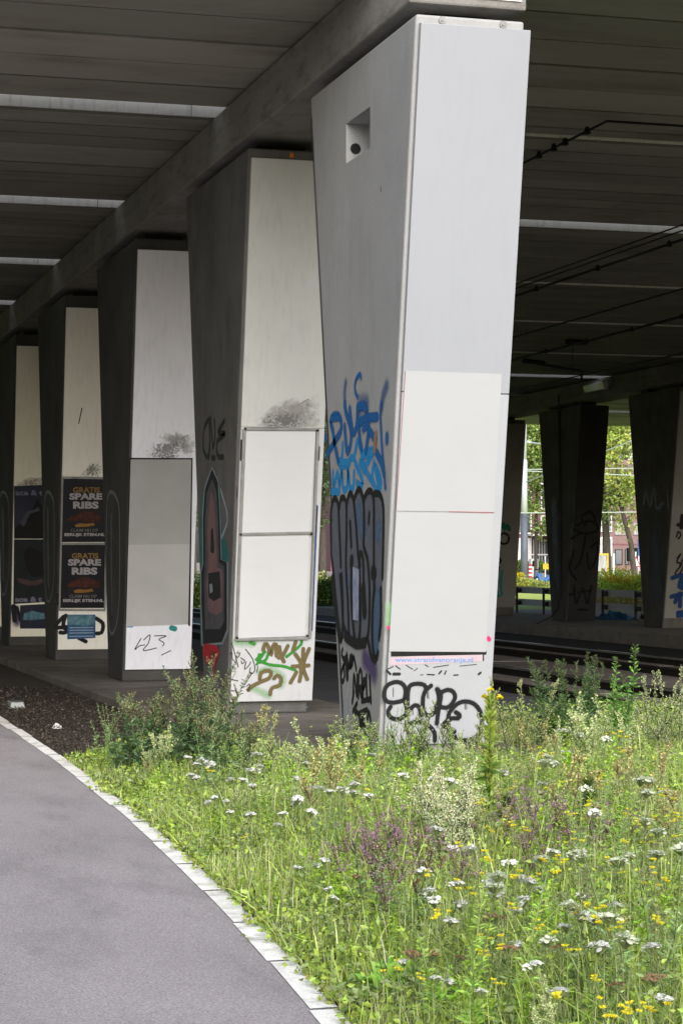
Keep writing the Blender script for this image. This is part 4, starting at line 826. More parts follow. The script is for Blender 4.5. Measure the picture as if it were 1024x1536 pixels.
# buildings: local frame with x along the facade, y into the building
def building(name, label, px, d, yaw, z0):
    q = at_ground(px, d); q.z = z0
    t = thing(name, label, 'building', q); t.rotation_euler = (0, 0, yaw); return t
def bpart(m, name, mat, parent, **k):
    return m.build(name, mat, parent, world=False, **k)
def window(t, x0, x1, z0, z1, split=1, frame='white', fw=.22, pane='glass', depth=.12):
    m = MB(); y = -.06
    m.box(x0 - fw, x1 + fw, y, 0.05, z1, z1 + fw); m.box(x0 - fw, x1 + fw, y - .03, 0.05, z0 - fw, z0); m.box(x0 - fw, x0, y, .05, z0, z1); m.box(x1, x1 + fw, y, .05, z0, z1)
    for k in range(1, split):
        xm = x0 + (x1 - x0) * k / split; m.box(xm - .04, xm + .04, y + .01, .05, z0, z1)
    w = bpart(m, 'window', M[frame], t)
    m = MB(); m.box(x0, x1, -.015, -.005, z0, z1); bpart(m, 'pane', M[pane], w)
A = building('brick_building', 'maroon brick building with large white framed windows and a canopy door', 786, 175, YAW * -1 + R(8), .9)
m = MB(); m.box(-16, 4.2, 0, 10, -1, 17); bpart(m, 'wall', M['brick_maroon'], A)
s = 175 / 3200
def ax(px): return (px - 786) * s
def az(py): return (HY - py) * s + EYE - .9
for (a, b_, c_, d_) in ((775.5, 795, 799, 771), (775.5, 795, 765, 735), (775.5, 795, 726, 695), (775.5, 795, 685, 655), (777, 787, 640, 610), (813, 832, 797, 775), (813, 832, 762, 735), (813, 832, 725, 695), (741, 758, 799, 771), (741, 758, 762, 735), (741, 758, 725, 695), (720, 734, 799, 771), (720, 734, 762, 735)):
    window(A, ax(a), ax(b_), az(c_), az(d_), 2, fw=.12, pane='glass')
m = MB(); m.box(ax(773), ax(797), -.05, .02, az(842), az(807)); bpart(m, 'stone_bay', M['white'], A)
m = MB(); m.box(ax(792), ax(836), -1.6, 0, az(804), az(801.5)); bpart(m, 'canopy', M['white'], A)
d_ = MB(); d_.box(ax(797), ax(830), -.04, .02, az(843), az(807)); dd = bpart(d_, 'entrance', M['glass'], A)
m = MB()
for px in (799, 804, 808, 812, 816, 822): m.box(ax(px), ax(px + 1.6), -.08, -.041, az(843), az(808))
bpart(m, 'mullion', M['curtain'], dd)
m = MB(); m.box(ax(764), ax(773), -.04, .02, az(834), az(831.5)); m.box(ax(797), ax(836), -.12, -.085, az(833), az(831)); bpart(m, 'stone_band', M['white'], A)
m = MB(); m.box(-16, 4.2, -.06, .0, az(792.5), az(791.5)); bpart(m, 'string_course', M['brick_brown'], A)
B = building('brick_building', 'brown brick building with dark ground floor windows behind the trees', 940, 165, -YAW + R(4), .8)
s2 = 165 / 3200
def bx_(px): return (px - 940) * s2
def bz(py): return (HY - py) * s2 + EYE - .8
m = MB(); m.box(bx_(880), bx_(1060), 0, 9, -1, bz(690)); bpart(m, 'wall', M['brick_brown'], B)
for a, b_, c_, d_ in ((923, 942, 801, 785.5), (951, 968, 801, 785.5), (975, 992, 801, 785.5)): window(B, bx_(a), bx_(b_), bz(c_), bz(d_), 4, frame='frame', fw=.06, pane='curtain')
for a, b_ in ((923, 932), (938, 942), (946, 956), (960, 975)): window(B, bx_(a), bx_(b_), bz(846), bz(825), 1, frame='darkpost', fw=.06)
window(B, bx_(902), bx_(915), bz(796), bz(776), 2, fw=.1); window(B, bx_(902), bx_(915), bz(832), bz(808), 2, fw=.12)
m = MB(); m.box(bx_(880), bx_(1060), -.06, 0, bz(817), bz(815.5)); bpart(m, 'string_course', M['brick_maroon'], B)
G = building('office_block', 'pale grey office block rising far behind the trees', 925, 230, -YAW, 1.2)
s3 = 230 / 3200
m = MB(); m.box(-5, 9, 0, 9, -1, 17); bpart(m, 'wall', M['wall_grey'], G)
for i in range(4):
    for j in range(4): window(G, -4.2 + i * 3.2, -2.2 + i * 3.2, 4.2 + j * 3.2, 6.2 + j * 3.2, 1, frame='white', fw=.12)
W = building('white_house', 'pale bluish white house seen through the gap beside the second pillar', 481, 215, -YAW, 1.1)
m = MB(); m.box(-7, 5, 0, 8, -2, 5.3); bpart(m, 'wall', M['panel_cool'], W)
m = MB(); m.hexa([(-7.3, -.3, 5.3), (5.3, -.3, 5.3), (5.3, 8.3, 5.3), (-7.3, 8.3, 5.3), (-7.3, 3.9, 8), (5.3, 3.9, 8), (5.3, 4.1, 8), (-7.3, 4.1, 8)]); bpart(m, 'roof', M['wall_grey'], W)
for x in (-5, -2.5, -.6, 1.2, 3): window(W, x, x + .9, 1.0, 2.6, 1, fw=.1); window(W, x, x + .9, 3.4, 4.8, 1, fw=.1)

# small street furniture
def post_thing(name, label, cat, px, d): q = at_ground(px, d); return thing(name, label, cat, q), q
t, q = post_thing('bollard', 'red and white striped bollard on the pavement beyond', 'bollard', 795, 150)
zz = np.linspace(q.z, q.z + .95, 8)
for k in range(7):
    m = MB(); m.tube([(q.x, q.y, zz[k]), (q.x, q.y, zz[k + 1])], .13, 12); m.build('stripe', M['red'] if k % 2 == 0 else M['white'], t)
t, q = post_thing('ticket_machine', 'small white box machine with dark screen beside the striped bollard', 'machine', 800, 152)
m = MB(); m.box(q.x - .28, q.x + .28, q.y - .2, q.y + .2, q.z, q.z + 1.3); m.build('cabinet', M['white'], t, bevel=.03); m = MB(); m.box(q.x - .18, q.x + .16, q.y - .215, q.y - .202, q.z + .75, q.z + 1.15); m.build('screen', M['black'], t)
t, q = post_thing('litter_bin', 'dark grey street litter bin in front of the brick building', 'bin', 804.5, 136)
m = MB(); m.tube([(q.x, q.y, q.z - .1), (q.x, q.y, q.z + .15), (q.x, q.y, q.z + .85)], [.17, .19, .19], 14); m.build('body', M['pole_dark'], t); m = MB(); m.tube([(q.x, q.y, q.z + .85), (q.x, q.y, q.z + .93)], [.20, .15], 14); m.build('lid', M['black'], t)
t, q = post_thing('sign', 'small white notice board on a post by the brick building', 'sign', 763.5, 158)
m = MB(); m.tube([(q.x, q.y, q.z), (q.x, q.y, q.z + 1.7)], .04, 8); m.build('post', M['galv'], t); m = MB(); m.box(q.x - .12, q.x + .26, q.y - .03, q.y - .005, q.z + .75, q.z + 1.25); m.build('plate', M['white'], t)
t, q = post_thing('sign', 'yellow square sign by the brick building entrance', 'sign', 817.5, 152)
m = MB(); m.tube([(q.x, q.y, q.z), (q.x, q.y, q.z + 1.5)], .04, 8); m.build('post', M['galv'], t); m = MB(); m.box(q.x - .2, q.x + .25, q.y - .06, q.y - .045, q.z + .55, q.z + .95); m.build('plate', M['yellow'], t)
t, q = post_thing('warning_sign', 'red and white triangular warning sign above the yellow-green bushes', 'sign', 953, 138)
m = MB(); m.tube([(q.x, q.y, q.z), (q.x, q.y, q.z + 2.0)], .04, 8); m.build('post', M['galv'], t)
for nm, r, y, mt in (('rim', .40, -.05, 'red'), ('face', .28, -.056, 'white')):
    m = MB(); c = Vector((q.x, q.y + y, q.z + 1.25)); tri = [c + Vector((r * math.sin(an), 0, r * math.cos(an) * 1.15)) for an in (0, 2 * math.pi / 3, 4 * math.pi / 3)]
    tri2 = [p + Vector((0, .005, 0)) for p in tri]; m.face(tri[::-1]); m.face(tri2)
    for k in range(3): m.face([tri[k], tri[(k + 1) % 3], tri2[(k + 1) % 3], tri2[k]])
    m.build(nm, M[mt], t)
t, q = post_thing('marker_post', 'pale square post standing behind the bushes', 'post', 919.5, 120)
m = MB(); m.box(q.x - .07, q.x + .07, q.y - .07, q.y + .07, q.z - .2, q.z + 2.0); m.build('post', M['pole_light'], t, bevel=.01)
t, q = post_thing('traffic_light', 'black traffic light heads on a pole at the street corner', 'traffic light', 949, 142)
m = MB(); m.tube([(q.x, q.y, q.z), (q.x, q.y, q.z + 2.4)], .06, 8); m.build('pole', M['darkpost'], t)
for dx in (-.28, .25):
    m = MB(); m.box(q.x + dx - .16, q.x + dx + .16, q.y - .2, q.y + .1, q.z + 1.3, q.z + 2.2); hd = m.build('lamp_head', M['black'], t, bevel=.05)
    for k in range(3):
        m = MB(); z = q.z + 1.48 + k * .27; m.tube([(q.x + dx, q.y - .2, z), (q.x + dx, q.y - .24, z)], .10, 10); m.build('lens', M['darkpost'], hd, )
t, q = post_thing('street_pole', 'thin white and blue pole to the right of the traffic light', 'pole', 957.5, 140)
m = MB(); m.tube([(q.x, q.y, q.z), (q.x, q.y, q.z + 2.9)], .05, 8); m.build('pole', M['pole_light'], t); m = MB(); m.tube([(q.x, q.y, q.z + 1.7), (q.x, q.y, q.z + 2.8)], .058, 8); m.build('blue_band', M['blue'], t)
t, q = post_thing('bus_shelter', 'yellow framed glass shelter partly behind the far pillar', 'shelter', 901, 140)
m = MB()
for x in (-.9, .42): m.box(q.x + x, q.x + x + .09, q.y - .05, q.y + .05, q.z, q.z + 1.75)
m.box(q.x - .9, q.x + .51, q.y - .05, q.y + .05, q.z + 1.751, q.z + 1.86); m.build('frame', M['yellow'], t)
m = MB(); m.box(q.x - .8, q.x + .41, q.y - .012, q.y + .012, q.z + .5, q.z + 1.74); m.build('pane', M['curtain'], t); m = MB(); m.box(q.x - 1.0, q.x + .6, q.y - .08, q.y + .1, q.z - .3, q.z + .42); m.build('plinth', M['wall_grey'], t)
# blue parked scooter (wheels, body, seat, screen)
t, q = post_thing('parked_scooter', 'blue scooter parked beside the street bin', 'scooter', 818, 132)
def wheel(cx, r):
    m = MB(); pts = [(q.x + cx + r * math.cos(a_), q.y, q.z + .28 + r * math.sin(a_)) for a_ in np.linspace(0, 2 * math.pi, 17)]; m.tube(pts, .06, 6, cap=False); w_ = m.build('wheel', M['black'], t)
    m = MB(); m.tube([(q.x + cx, q.y - .04, q.z + .28), (q.x + cx, q.y + .04, q.z + .28)], r * .6, 10); m.build('rim', M['galv'], w_)
wheel(-.55, .22); wheel(.6, .22)
m = MB(); m.tube([(q.x - .45, q.y, q.z + .75), (q.x - .4, q.y, q.z + .35), (q.x, q.y, q.z + .3), (q.x + .3, q.y, q.z + .5), (q.x + .75, q.y, q.z + .68)], [.13, .16, .12, .2, .14], 10); m.build('body', M['blue'], t, smooth=True)
m = MB(); m.tube([(q.x + .05, q.y, q.z + .74), (q.x + .7, q.y, q.z + .8)], [.11, .13], 8); m.build('seat', M['black'], t, smooth=True)
m = MB(); m.tube([(q.x - .45, q.y, q.z + .7), (q.x - .4, q.y, q.z + 1.05)], .035, 6); m.tube([(q.x - .4, q.y - .25, q.z + 1.05), (q.x - .4, q.y + .25, q.z + 1.05)], .025, 6); m.build('handlebar', M['black'], t)

# ------------------------------------------------------------------ foliage generators
def unit(a): return a / (np.linalg.norm(a, axis=-1, keepdims=True) + 1e-9)
def rdir(n, zmin=-1.0, g=rng):
    z = g.uniform(zmin, 1, n); a = g.uniform(0, 2 * np.pi, n); r = np.sqrt(np.maximum(0, 1 - z * z)); return np.stack([r * np.cos(a), r * np.sin(a), z], 1)
def leaf_mesh(P, D, ln, wd, col, fold=.25, g=rng):
    n = len(P); D = unit(D); S = unit(np.cross(D, rdir(n, -1, g))); Nn = np.cross(S, D)
    ln = np.broadcast_to(ln, (n,))[:, None]; wd = np.broadcast_to(wd, (n,))[:, None]
    mid = P + D * ln * .45
    V = np.stack([P, mid + S * wd * .5 + Nn * wd * fold, P + D * ln - Nn * wd * fold * .6, mid - S * wd * .5 + Nn * wd * fold], 1).reshape(-1, 3)
    i = 4 * np.arange(n)[:, None]; T = np.concatenate([i + [0, 1, 2], i + [0, 2, 3]], 0)
    C = np.repeat(np.broadcast_to(col, (n, 3)), 4, 0)
    return V, T, C
def jitter(col, n, amt=.25, hue=.12, g=rng):
    c = np.array(col)[None, :] * (1 + g.uniform(-amt, amt, (n, 1))); c = c * (1 + g.uniform(-hue, hue, (n, 3))); return np.clip(c, .002, .95)
def merge(parts):
    V = []; T = []; C = []; k = 0
    for v, t_, c in parts: V.append(v); T.append(t_ + k); C.append(c); k += len(v)
    return np.concatenate(V), np.concatenate(T), np.concatenate(C)
def stems_mesh(lines, r0, r1, col, g=rng):
    """thin three-sided stalks"""
    V = []; T = []; C = []; k = 0
    for pts in lines:
        pts = np.asarray(pts); n = len(pts); t_ = np.gradient(pts, axis=0); t_ = unit(t_)
        a = unit(np.cross(t_, np.array([.31, .95, .05]))); b_ = np.cross(t_, a); rr = np.linspace(r0, r1, n)[:, None]
        ring = np.stack([pts + a * rr, pts + (-.5 * a + .87 * b_) * rr, pts + (-.5 * a - .87 * b_) * rr], 1).reshape(-1, 3)
        V.append(ring); C.append(np.broadcast_to(np.array(col) * g.uniform(.75, 1.25), (3 * n, 3)))
        for i in range(n - 1):
            for j in range(3):
                p0, p1, p2, p3 = k + 3 * i + j, k + 3 * i + (j + 1) % 3, k + 3 * i + 3 + (j + 1) % 3, k + 3 * i + 3 + j
                T += [(p0, p1, p2), (p0, p2, p3)]
        k += 3 * n
    return np.concatenate(V), np.array(T), np.concatenate(C)
def curve_stem(base, h, lean, n=7, g=rng, wob=.03):
    t_ = np.linspace(0, 1, n)[:, None]; d = np.array([math.cos(lean[1]), math.sin(lean[1]), 0]) * lean[0]
    p = np.array(base)[None, :] + np.array([0, 0, h])[None, :] * t_ + d[None, :] * (t_ ** 1.6) * h
    return p + g.normal(0, wob * h * .2, (n, 3)) * t_ * (1 - t_) * 2

def herb(name, label, loc, seed, n=6, h=.7, spread=.2, lean=.25, leaf=.06, lw=.018, leaves=70, lcol=(.08, .13, .05), bud=0, bcol=(.3, .32, .2), budlen=.012, top=.55, branch=.12, group=None, scol=(.10, .10, .05), cat='plant', droop=.0, leaf_top=1.0, hue=.15, r0=.005):
    """a branching wild herb: stems, leaves that shrink upwards, twigs beaded with buds near the top"""
    g = np.random.default_rng(seed)
    lcol = (lcol[0] * 2.2, lcol[1] * 2.4, lcol[2] * 1.8) if max(lcol) > .12 else (lcol[0] * 1.7, lcol[1] * 1.9, lcol[2] * 1.6); bcol = (bcol[0] * 1.25, bcol[1] * 1.42, bcol[2] * 1.05)
    t = thing(name, label, cat, loc, group)
    lines = []; lv = []; bd_ = []
    for k in range(n):
        a = g.uniform(0, 2 * np.pi); r = spread * math.sqrt(g.uniform(0, 1)) * .5
        hh = h * g.uniform(.62, 1.0) if k else h
        st_ = curve_stem((r * math.cos(a), r * math.sin(a), 0), hh, (lean * g.uniform(.2, 1), a + g.normal(0, .5)), g=g); lines.append(st_)
        m_ = leaves; u = g.uniform(.04, leaf_top, m_) ; u.sort()
        idx = u * (len(st_) - 1); i0 = np.minimum(idx.astype(int), len(st_) - 2); f_ = (idx - i0)[:, None]
        P = st_[i0] * (1 - f_) + st_[i0 + 1] * f_
        D = rdir(m_, -.3, g); D[:, 2] = D[:, 2] * .6 + .25 - droop; D = unit(D)
        size = (1 - .72 * u ** 1.3) * g.uniform(.6, 1.2, m_)
        # each leaf is divided: a central lobe and two side lobes
        lv.append(leaf_mesh(P, D, leaf * size, lw * size, jitter(lcol, m_, .3, hue, g), g=g))
        Q = P + D * (leaf * size * .45)[:, None]; sd = unit(np.cross(D, [0, 0, 1.]))
        for s_ in (-1, 1): lv.append(leaf_mesh(Q, unit(D + sd * s_ * .9), leaf * size * .6, lw * size * .8, jitter(lcol, m_, .3, hue, g), g=g))
        if bud:
            nb = 9
            for q_ in range(nb):
                u0 = g.uniform(top, .98); i = min(int(u0 * (len(st_) - 1)), len(st_) - 2); p = st_[i] + (st_[i + 1] - st_[i]) * (u0 * (len(st_) - 1) - i)
                an = g.uniform(0, 2 * np.pi); bl = branch * (1.25 - u0) / (1.25 - top) * g.uniform(.6, 1.2)
                tip = p + np.array([math.cos(an) * bl * .7, math.sin(an) * bl * .7, bl])
                tw = np.linspace(p, tip, 4); tw[1:3, :2] += (tip - p)[None, :2] * .08; lines.append(tw)
                w_ = g.uniform(.1, 1, bud)[:, None]; P2 = p + (tip - p) * w_ + g.normal(0, .004, (bud, 3)); bd_.append(leaf_mesh(P2, rdir(bud, -.6, g), budlen * g.uniform(.6, 1.3, bud), budlen * .7, jitter(bcol, bud, .25, .12, g), g=g))
            w_ = g.uniform(.75, 1, bud * 2); i = np.minimum((w_ * (len(st_) - 1)).astype(int), len(st_) - 2); f_ = (w_ * (len(st_) - 1) - i)[:, None]
            bd_.append(leaf_mesh(st_[i] * (1 - f_) + st_[i + 1] * f_ + g.normal(0, .005, (bud * 2, 3)), rdir(bud * 2, -.3, g), budlen, budlen * .7, jitter(bcol, bud * 2, .25, .12, g), g=g))
    V, T, C = stems_mesh(lines, r0, .0016, scol, g); npmesh('stem', V, T, None, C, M['leaf'], t)
    V, T, C = merge(lv); npmesh('leaves', V, T, None, C, M['leaf'], t)
    if bd_: V, T, C = merge(bd_); npmesh('blossom', V, T, None, C, M['leaf'], t)
    return t

# ------------------------------------------------------------------ meadow ground and grass
def meadow_ok(X, Y):
    ex = np.interp(Y, [e[0] for e in EX], [e[1] for e in EX])
    ok = (X > ex - .02) & ~((X > 4.42) & (X < 7.02) & (Y > 16.75)) & ~((X <= 4.45) & (Y > 19.6)) & ~((X >= 7.0) & (Y > 20.6))
    return ok, X - ex
m = MB()
gx = np.linspace(0, 1, 25)
for y0, y1 in zip(ys, ys[1:]):
    if y0 > 21: break
    xr = 14
    def gzz(x, y):
        e = x - edge_x(y); return ZG - .02 + .10 * min(1, max(0, e) / 1.5) + .03 * math.sin(x * 2.1 + y) * min(1, max(0, e))
    for a, b_ in zip(gx, gx[1:]):
        xs_ = lambda y, k: edge_x(y) + k ** 1.5 * (xr - edge_x(y))
        if y1 > 16.9 and xs_(y0, a) < 7.0 and xs_(y0, b_) > 2.9: continue
        m.face([(xs_(y0, a), y0, gzz(xs_(y0, a), y0)), (xs_(y0, b_), y0, gzz(xs_(y0, b_), y0)), (xs_(y1, b_), y1, gzz(xs_(y1, b_), y1)), (xs_(y1, a), y1, gzz(xs_(y1, a), y1))])
m.box(7.02, 14, 16.95, 22.4, -.5, -.16)
tag(m.build('meadow_ground', M['meadow_soil']), kind='structure')
def ground_z(X, Y):
    e = np.interp(Y, [q_[0] for q_ in EX], [q_[1] for q_ in EX]); e = np.clip(X - e, 0, None)
    return np.where((X > 7) & (Y > 16.9), -.16, ZG - .02 + .10 * np.minimum(1, e / 1.5) + .03 * np.sin(X * 2.1 + Y) * np.minimum(1, e))
def sample(n, dmin=6.9, dmax=22.5, lo=-.21, hi=.24, g=rng, weight=1.0):
    d = np.sqrt(g.uniform(dmin ** 2, dmax ** 2, n * 3)); d = d if weight == 1 else dmin + (dmax - dmin) * g.uniform(0, 1, n * 3) ** weight
    l = g.uniform(lo, hi, n * 3) * d
    X = d * FW.x + l * RT.x; Y = d * FW.y + l * RT.y
    ok, e = meadow_ok(X, Y); X, Y, e = X[ok][:n], Y[ok][:n], e[ok][:n]
    return X, Y, e
from math import pi
def clump_noise(X, Y, s=1.0, ph=0):
    return (np.sin(X * 2.3 * s + 1.7 * np.sin(Y * 1.9 * s + ph)) + np.sin(Y * 2.9 * s + 1.3 * np.sin(X * 3.1 * s + ph * 2)) + np.sin((X + Y) * 5.3 * s + ph)) / 3
def grass_blades(n, hmin, hmax, w, cols, seed, dmax=22.5, seed_head=False, weight=1.0, lean=.5):
    g = np.random.default_rng(seed); X, Y, e = sample(n, g=g, dmax=dmax, weight=weight); n = len(X); Z = ground_z(X, Y)
    cn = clump_noise(X, Y, 1, seed)
    keep = g.uniform(-1.3, .6, n) < cn + .35; X, Y, e, Z, cn = X[keep], Y[keep], e[keep], Z[keep], cn[keep]; n = len(X)
    h = g.uniform(hmin, hmax, n) * (1 + .25 * cn) * np.clip(.45 + e * .7, .45, 1.0) * np.where((Y > 14.8) & (X < 6.6), .62, np.where(Y > 16.5, .6, 1))
    a = g.uniform(0, 2 * pi, n); b_ = g.uniform(.1, 1, n) ** 1.3 * lean * 1.5
    dirv = np.stack([np.cos(a), np.sin(a), np.zeros(n)], 1); side = np.stack([-np.sin(a), np.cos(a), np.zeros(n)], 1)
    tw = g.uniform(-.9, .9, n); side = side * np.cos(tw)[:, None] + dirv * np.sin(tw)[:, None]
    B = np.stack([X, Y, Z], 1); L_ = []
    for k, (t_, wf) in enumerate(((0, 1), (.35, .95), (.7, .65), (1, 0))):
        c = B + dirv * (b_ * h * t_ ** 2)[:, None] + np.array([0, 0, 1.]) * (h * (t_ - .32 * b_ * t_ ** 2.2))[:, None]
        ww = (w * wf * np.ones(n))[:, None] * g.uniform(.7, 1.3, (n, 1))
        if wf: L_ += [c + side * ww / 2, c - side * ww / 2]
        else: L_.append(c)
    V = np.stack(L_, 1).reshape(-1, 3); i = 7 * np.arange(n)[:, None]
    Q = np.concatenate([i + [0, 1, 3, 2], i + [2, 3, 5, 4]], 0); T = i + [4, 5, 6]
    cols = np.array(cols); ci = np.clip(((cn + g.normal(0, .5, n)) * .5 + .5) * len(cols), 0, len(cols) - 1).astype(int); c = cols[ci] * (1 + g.uniform(-.25, .25, (n, 1)))
    C = np.repeat(c, 7, 0)
    return V, T, Q, C
GC = [(.54, .52, .22), (.28, .41, .07), (.39, .54, .08), (.48, .62, .09), (.46, .56, .17), (.58, .61, .30)]
V, T, Q, C = grass_blades(52000, .12, .36, .0062, GC, 11, weight=1.0)
tag(npmesh('grass', V, T, Q, C, M['grass']), 'long yellow-green meadow grass', None, kind='stuff')
V, T, Q, C = grass_blades(7000, .30, .52, .0035, [(.50, .46, .26), (.42, .45, .20), (.54, .50, .32), (.36, .42, .16)], 12, lean=.25)
tag(npmesh('grass', V, T, Q, C, M['grass']), 'thin dry grass stalks', None, kind='stuff')
V, T, Q, C = grass_blades(7500, .30, .52, .0080, [(.46, .60, .11), (.55, .67, .13), (.57, .65, .22), (.38, .54, .10)], 13, lean=1.05)
tag(npmesh('grass', V, T, Q, C, M['grass']), 'long arching bright grass', None, kind='stuff')
# leafy ground cover
g = np.random.default_rng(21)
X, Y, e = sample(120000, g=g, weight=1.0); n = len(X); cn = clump_noise(X, Y, 1.4, 3)
keep = g.uniform(-1, 1, n) < cn + .5 + np.where(e < .5, .6, 0); X, Y, e, cn = X[keep], Y[keep], e[keep], cn[keep]; n = len(X)
Z = ground_z(X, Y) + g.uniform(.01, 1, n) ** .8 * np.clip(.10 + .24 * e, .08, .34) * np.where((Y > 14.8) & (X < 6.6), .7, 1)
D = rdir(n, -.2, g); D[:, 2] *= .6
LC = np.array([(.27, .41, .07), (.37, .53, .08), (.47, .63, .10), (.20, .32, .08), (.34, .42, .18)])
sz = g.uniform(.35, 1.25, n) ** 1.2 * np.where(e < .6, 1.1, .95)
V, T, C = leaf_mesh(np.stack([X, Y, Z], 1), D, .036 * sz, .020 * sz, LC[np.clip(((cn + g.normal(0, .5, n)) * .5 + .5) * 5, 0, 4).astype(int)] * (1 + g.uniform(-.25, .25, (n, 1))), g=g)
tag(npmesh('ground_cover', V, T, None, C, M['leaf']), 'low leafy ground cover in the meadow', None, kind='stuff')
# runner leaves creeping over the edge of the path
g = np.random.default_rng(22); P = []
for _ in range(100):
    y = 7.0 + 10.5 * g.uniform(0, 1) ** 1.6; x = edge_x(y) + .03; a = g.uniform(-.9, .9) + pi; L_ = abs(g.normal(0, .07)) + .02
    for k in range(14): P.append((x + math.cos(a) * L_ * k / 14 + g.normal(0, .02), y + math.sin(a) * L_ * k / 14 + g.normal(0, .03), ZG + .012 + g.uniform(0, .03)))
P = np.array(P); D = rdir(len(P), -.1, g); D[:, 2] *= .35
V, T, C = leaf_mesh(P, D, .034, .026, jitter((.34, .42, .09), len(P), .35, .15, g), g=g)
tag(npmesh('ground_cover', V, T, None, C, M['leaf']), 'small runner leaves creeping over the white path edge', None, kind='stuff')
# dry leaf litter on the verge
g = np.random.default_rng(23); n = 14000
Y = 16.5 + 14 * g.uniform(0, 1, n) ** 1.2; X = np.array([edge_x(y) for y in Y]) + .02 + g.uniform(0, 1, n) ** 1.3 * (4.5 - np.array([edge_x(y) for y in Y]))
D = rdir(n, -.1, g); D[:, 2] *= .4
lc = np.array([(.10, .075, .055), (.06, .045, .034), (.03, .025, .02), (.15, .125, .09), (.05, .038, .03)])[g.integers(0, 5, n)]
V, T, C = leaf_mesh(np.stack([X, Y, ZG + .012 + g.uniform(0, .02, n)], 1), D, g.uniform(.012, .038, n), g.uniform(.008, .02, n), lc * .95, g=g)
tag(npmesh('leaf_litter', V, T, None, C, M['leaf']), 'brown leaf litter on the soil beside the platform', None, kind='stuff')

# ------------------------------------------------------------------ single plants
def gp(px, py, dz=0.0):
    p = onZ(px, py, -.14); p.z = float(ground_z(np.array([p.x]), np.array([p.y]))[0]) + dz; return p
GM = (.10, .145, .075)
# big mugwort thicket left of the second pillar: each stand its own plant
for i, (px, py, h, n, sp, lb) in enumerate(((205, 1150, .74, 11, .40, 'mugwort at the left end of the thicket by the path, with brownish tips'), (255, 1155, .88, 14, .46, 'bushy dark mugwort in the middle of the thicket by the path'), (305, 1152, 1.0, 12, .40, 'tallest mugwort of the thicket beside the second pillar'), (335, 1172, .76, 9, .34, 'mugwort at the right end of the thicket, in front of the second pillar base'))):
    herb('mugwort', lb, gp(px, py), 100 + i, n, h, sp, .38, .10, .027, 78, (.075, .115, .055), 16, (.27, .26, .16), .013, .62, .13, group='mugwort thicket by the path', cat='mugwort', scol=(.12, .09, .06))
herb('mugwort', 'slender pale mugwort in front of the second pillar panel', gp(372, 1200), 110, 3, .66, .12, .15, .05, .013, 40, (.12, .165, .07), 18, (.34, .35, .22), .012, .45, .10, cat='mugwort')
herb('mugwort', 'upright mugwort with cream buds left of the blue foil', gp(402, 1208), 111, 4, .72, .12, .14, .05, .013, 40, (.12, .165, .07), 20, (.40, .39, .25), .013, .40, .10, cat='mugwort')
herb('mugwort', 'small cream flowering mugwort on the edge of the platform', gp(446, 1185), 112, 3, .42, .10, .25, .04, .012, 30, (.15, .20, .07), 22, (.48, .46, .32), .015, .45, .09, cat='mugwort')
herb('meadow_weed', 'yellowish upright weed on the platform edge between the first two pillars', gp(458, 1175), 113, 2, .44, .08, .2, .06, .026, 26, (.22, .26, .05), cat='weed')
for i, (px, py, h, n, lb) in enumerate(((505, 1180, .52, 5, 'grey-green mugwort at the foot of the nearest pillar, left corner'), (545, 1185, .56, 5, 'leafy mugwort below the scrawled black tag'), (583, 1190, .62, 7, 'bright leafy mugwort below the round black letters'), (612, 1182, .66, 7, 'mugwort with pale spikes below the arc of the black letters'), (655, 1185, .50, 5, 'low mugwort at the foot of the nearest panel, right of the middle'), (695, 1190, .58, 6, 'mugwort close to the lower right corner of the nearest panel'))):
    herb('mugwort', lb, gp(px, py), 120 + i, n, h, .22, .42, .062, .018, 44, (.125, .19, .06), 14, (.38, .38, .25), .012, .55, .10, cat='mugwort')
herb('mugwort', 'spreading pale mugwort right of the tall evening primrose', gp(772, 1175), 130, 6, .84, .26, .45, .06, .014, 40, (.13, .17, .08), 22, (.36, .35, .22), .013, .35, .13, cat='mugwort')
herb('mugwort', 'mugwort with drooping tips beside the dark green bush', gp(800, 1170), 131, 4, .62, .2, .4, .06, .014, 40, (.12, .17, .07), 18, (.36, .35, .22), .013, .4, .12, cat='mugwort')
herb('leafy_bush', 'dark green bushy herb in front of the tracks', gp(858, 1128), 132, 20, .92, .58, .26, .095, .024, 95, (.062, .105, .042), 8, (.13, .17, .07), .01, .8, .07, cat='herb')
herb('leafy_bush', 'narrow upright green herb in front of the tracks, right of the dark bush', gp(935, 1130), 133, 5, 1.0, .18, .10, .14, .038, 60, (.09, .17, .045), 6, (.15, .2, .07), .01, .85, .06, cat='herb')
herb('leafy_bush', 'low dark green herb between the bush and the upright herb', gp(900, 1140), 134, 9, .6, .45, .35, .09, .028, 70, (.07, .12, .035), cat='herb')
for i, (px, py, h, lb) in enumerate(((985, 1165, .80, 'pale feathery mugwort at the right edge, left stand'), (1012, 1165, .92, 'pale feathery mugwort at the right edge, tallest stand'), (1045, 1170, .9, 'pale feathery mugwort cut by the right edge'))):
    herb('mugwort', lb, gp(px, py), 140 + i, 8, h, .24, .32, .05, .012, 40, (.17, .20, .10), 26, (.42, .41, .30), .013, .3, .13, cat='mugwort')
for i, (px, py, h, lb) in enumerate(((662, 1318, .66, 'pale cream mugwort leaning left in the middle of the meadow'), (688, 1330, .60, 'pale cream mugwort beside the tall evening primrose stem'), (634, 1300, .58, 'grey-green mugwort left of the pale cream ones'))):
    herb('mugwort', lb, gp(px, py), 150 + i, 8, h, .26, .35, .055, .013, 44, (.20, .225, .14), 34, (.60, .55, .48), .012, .3, .11, cat='mugwort')
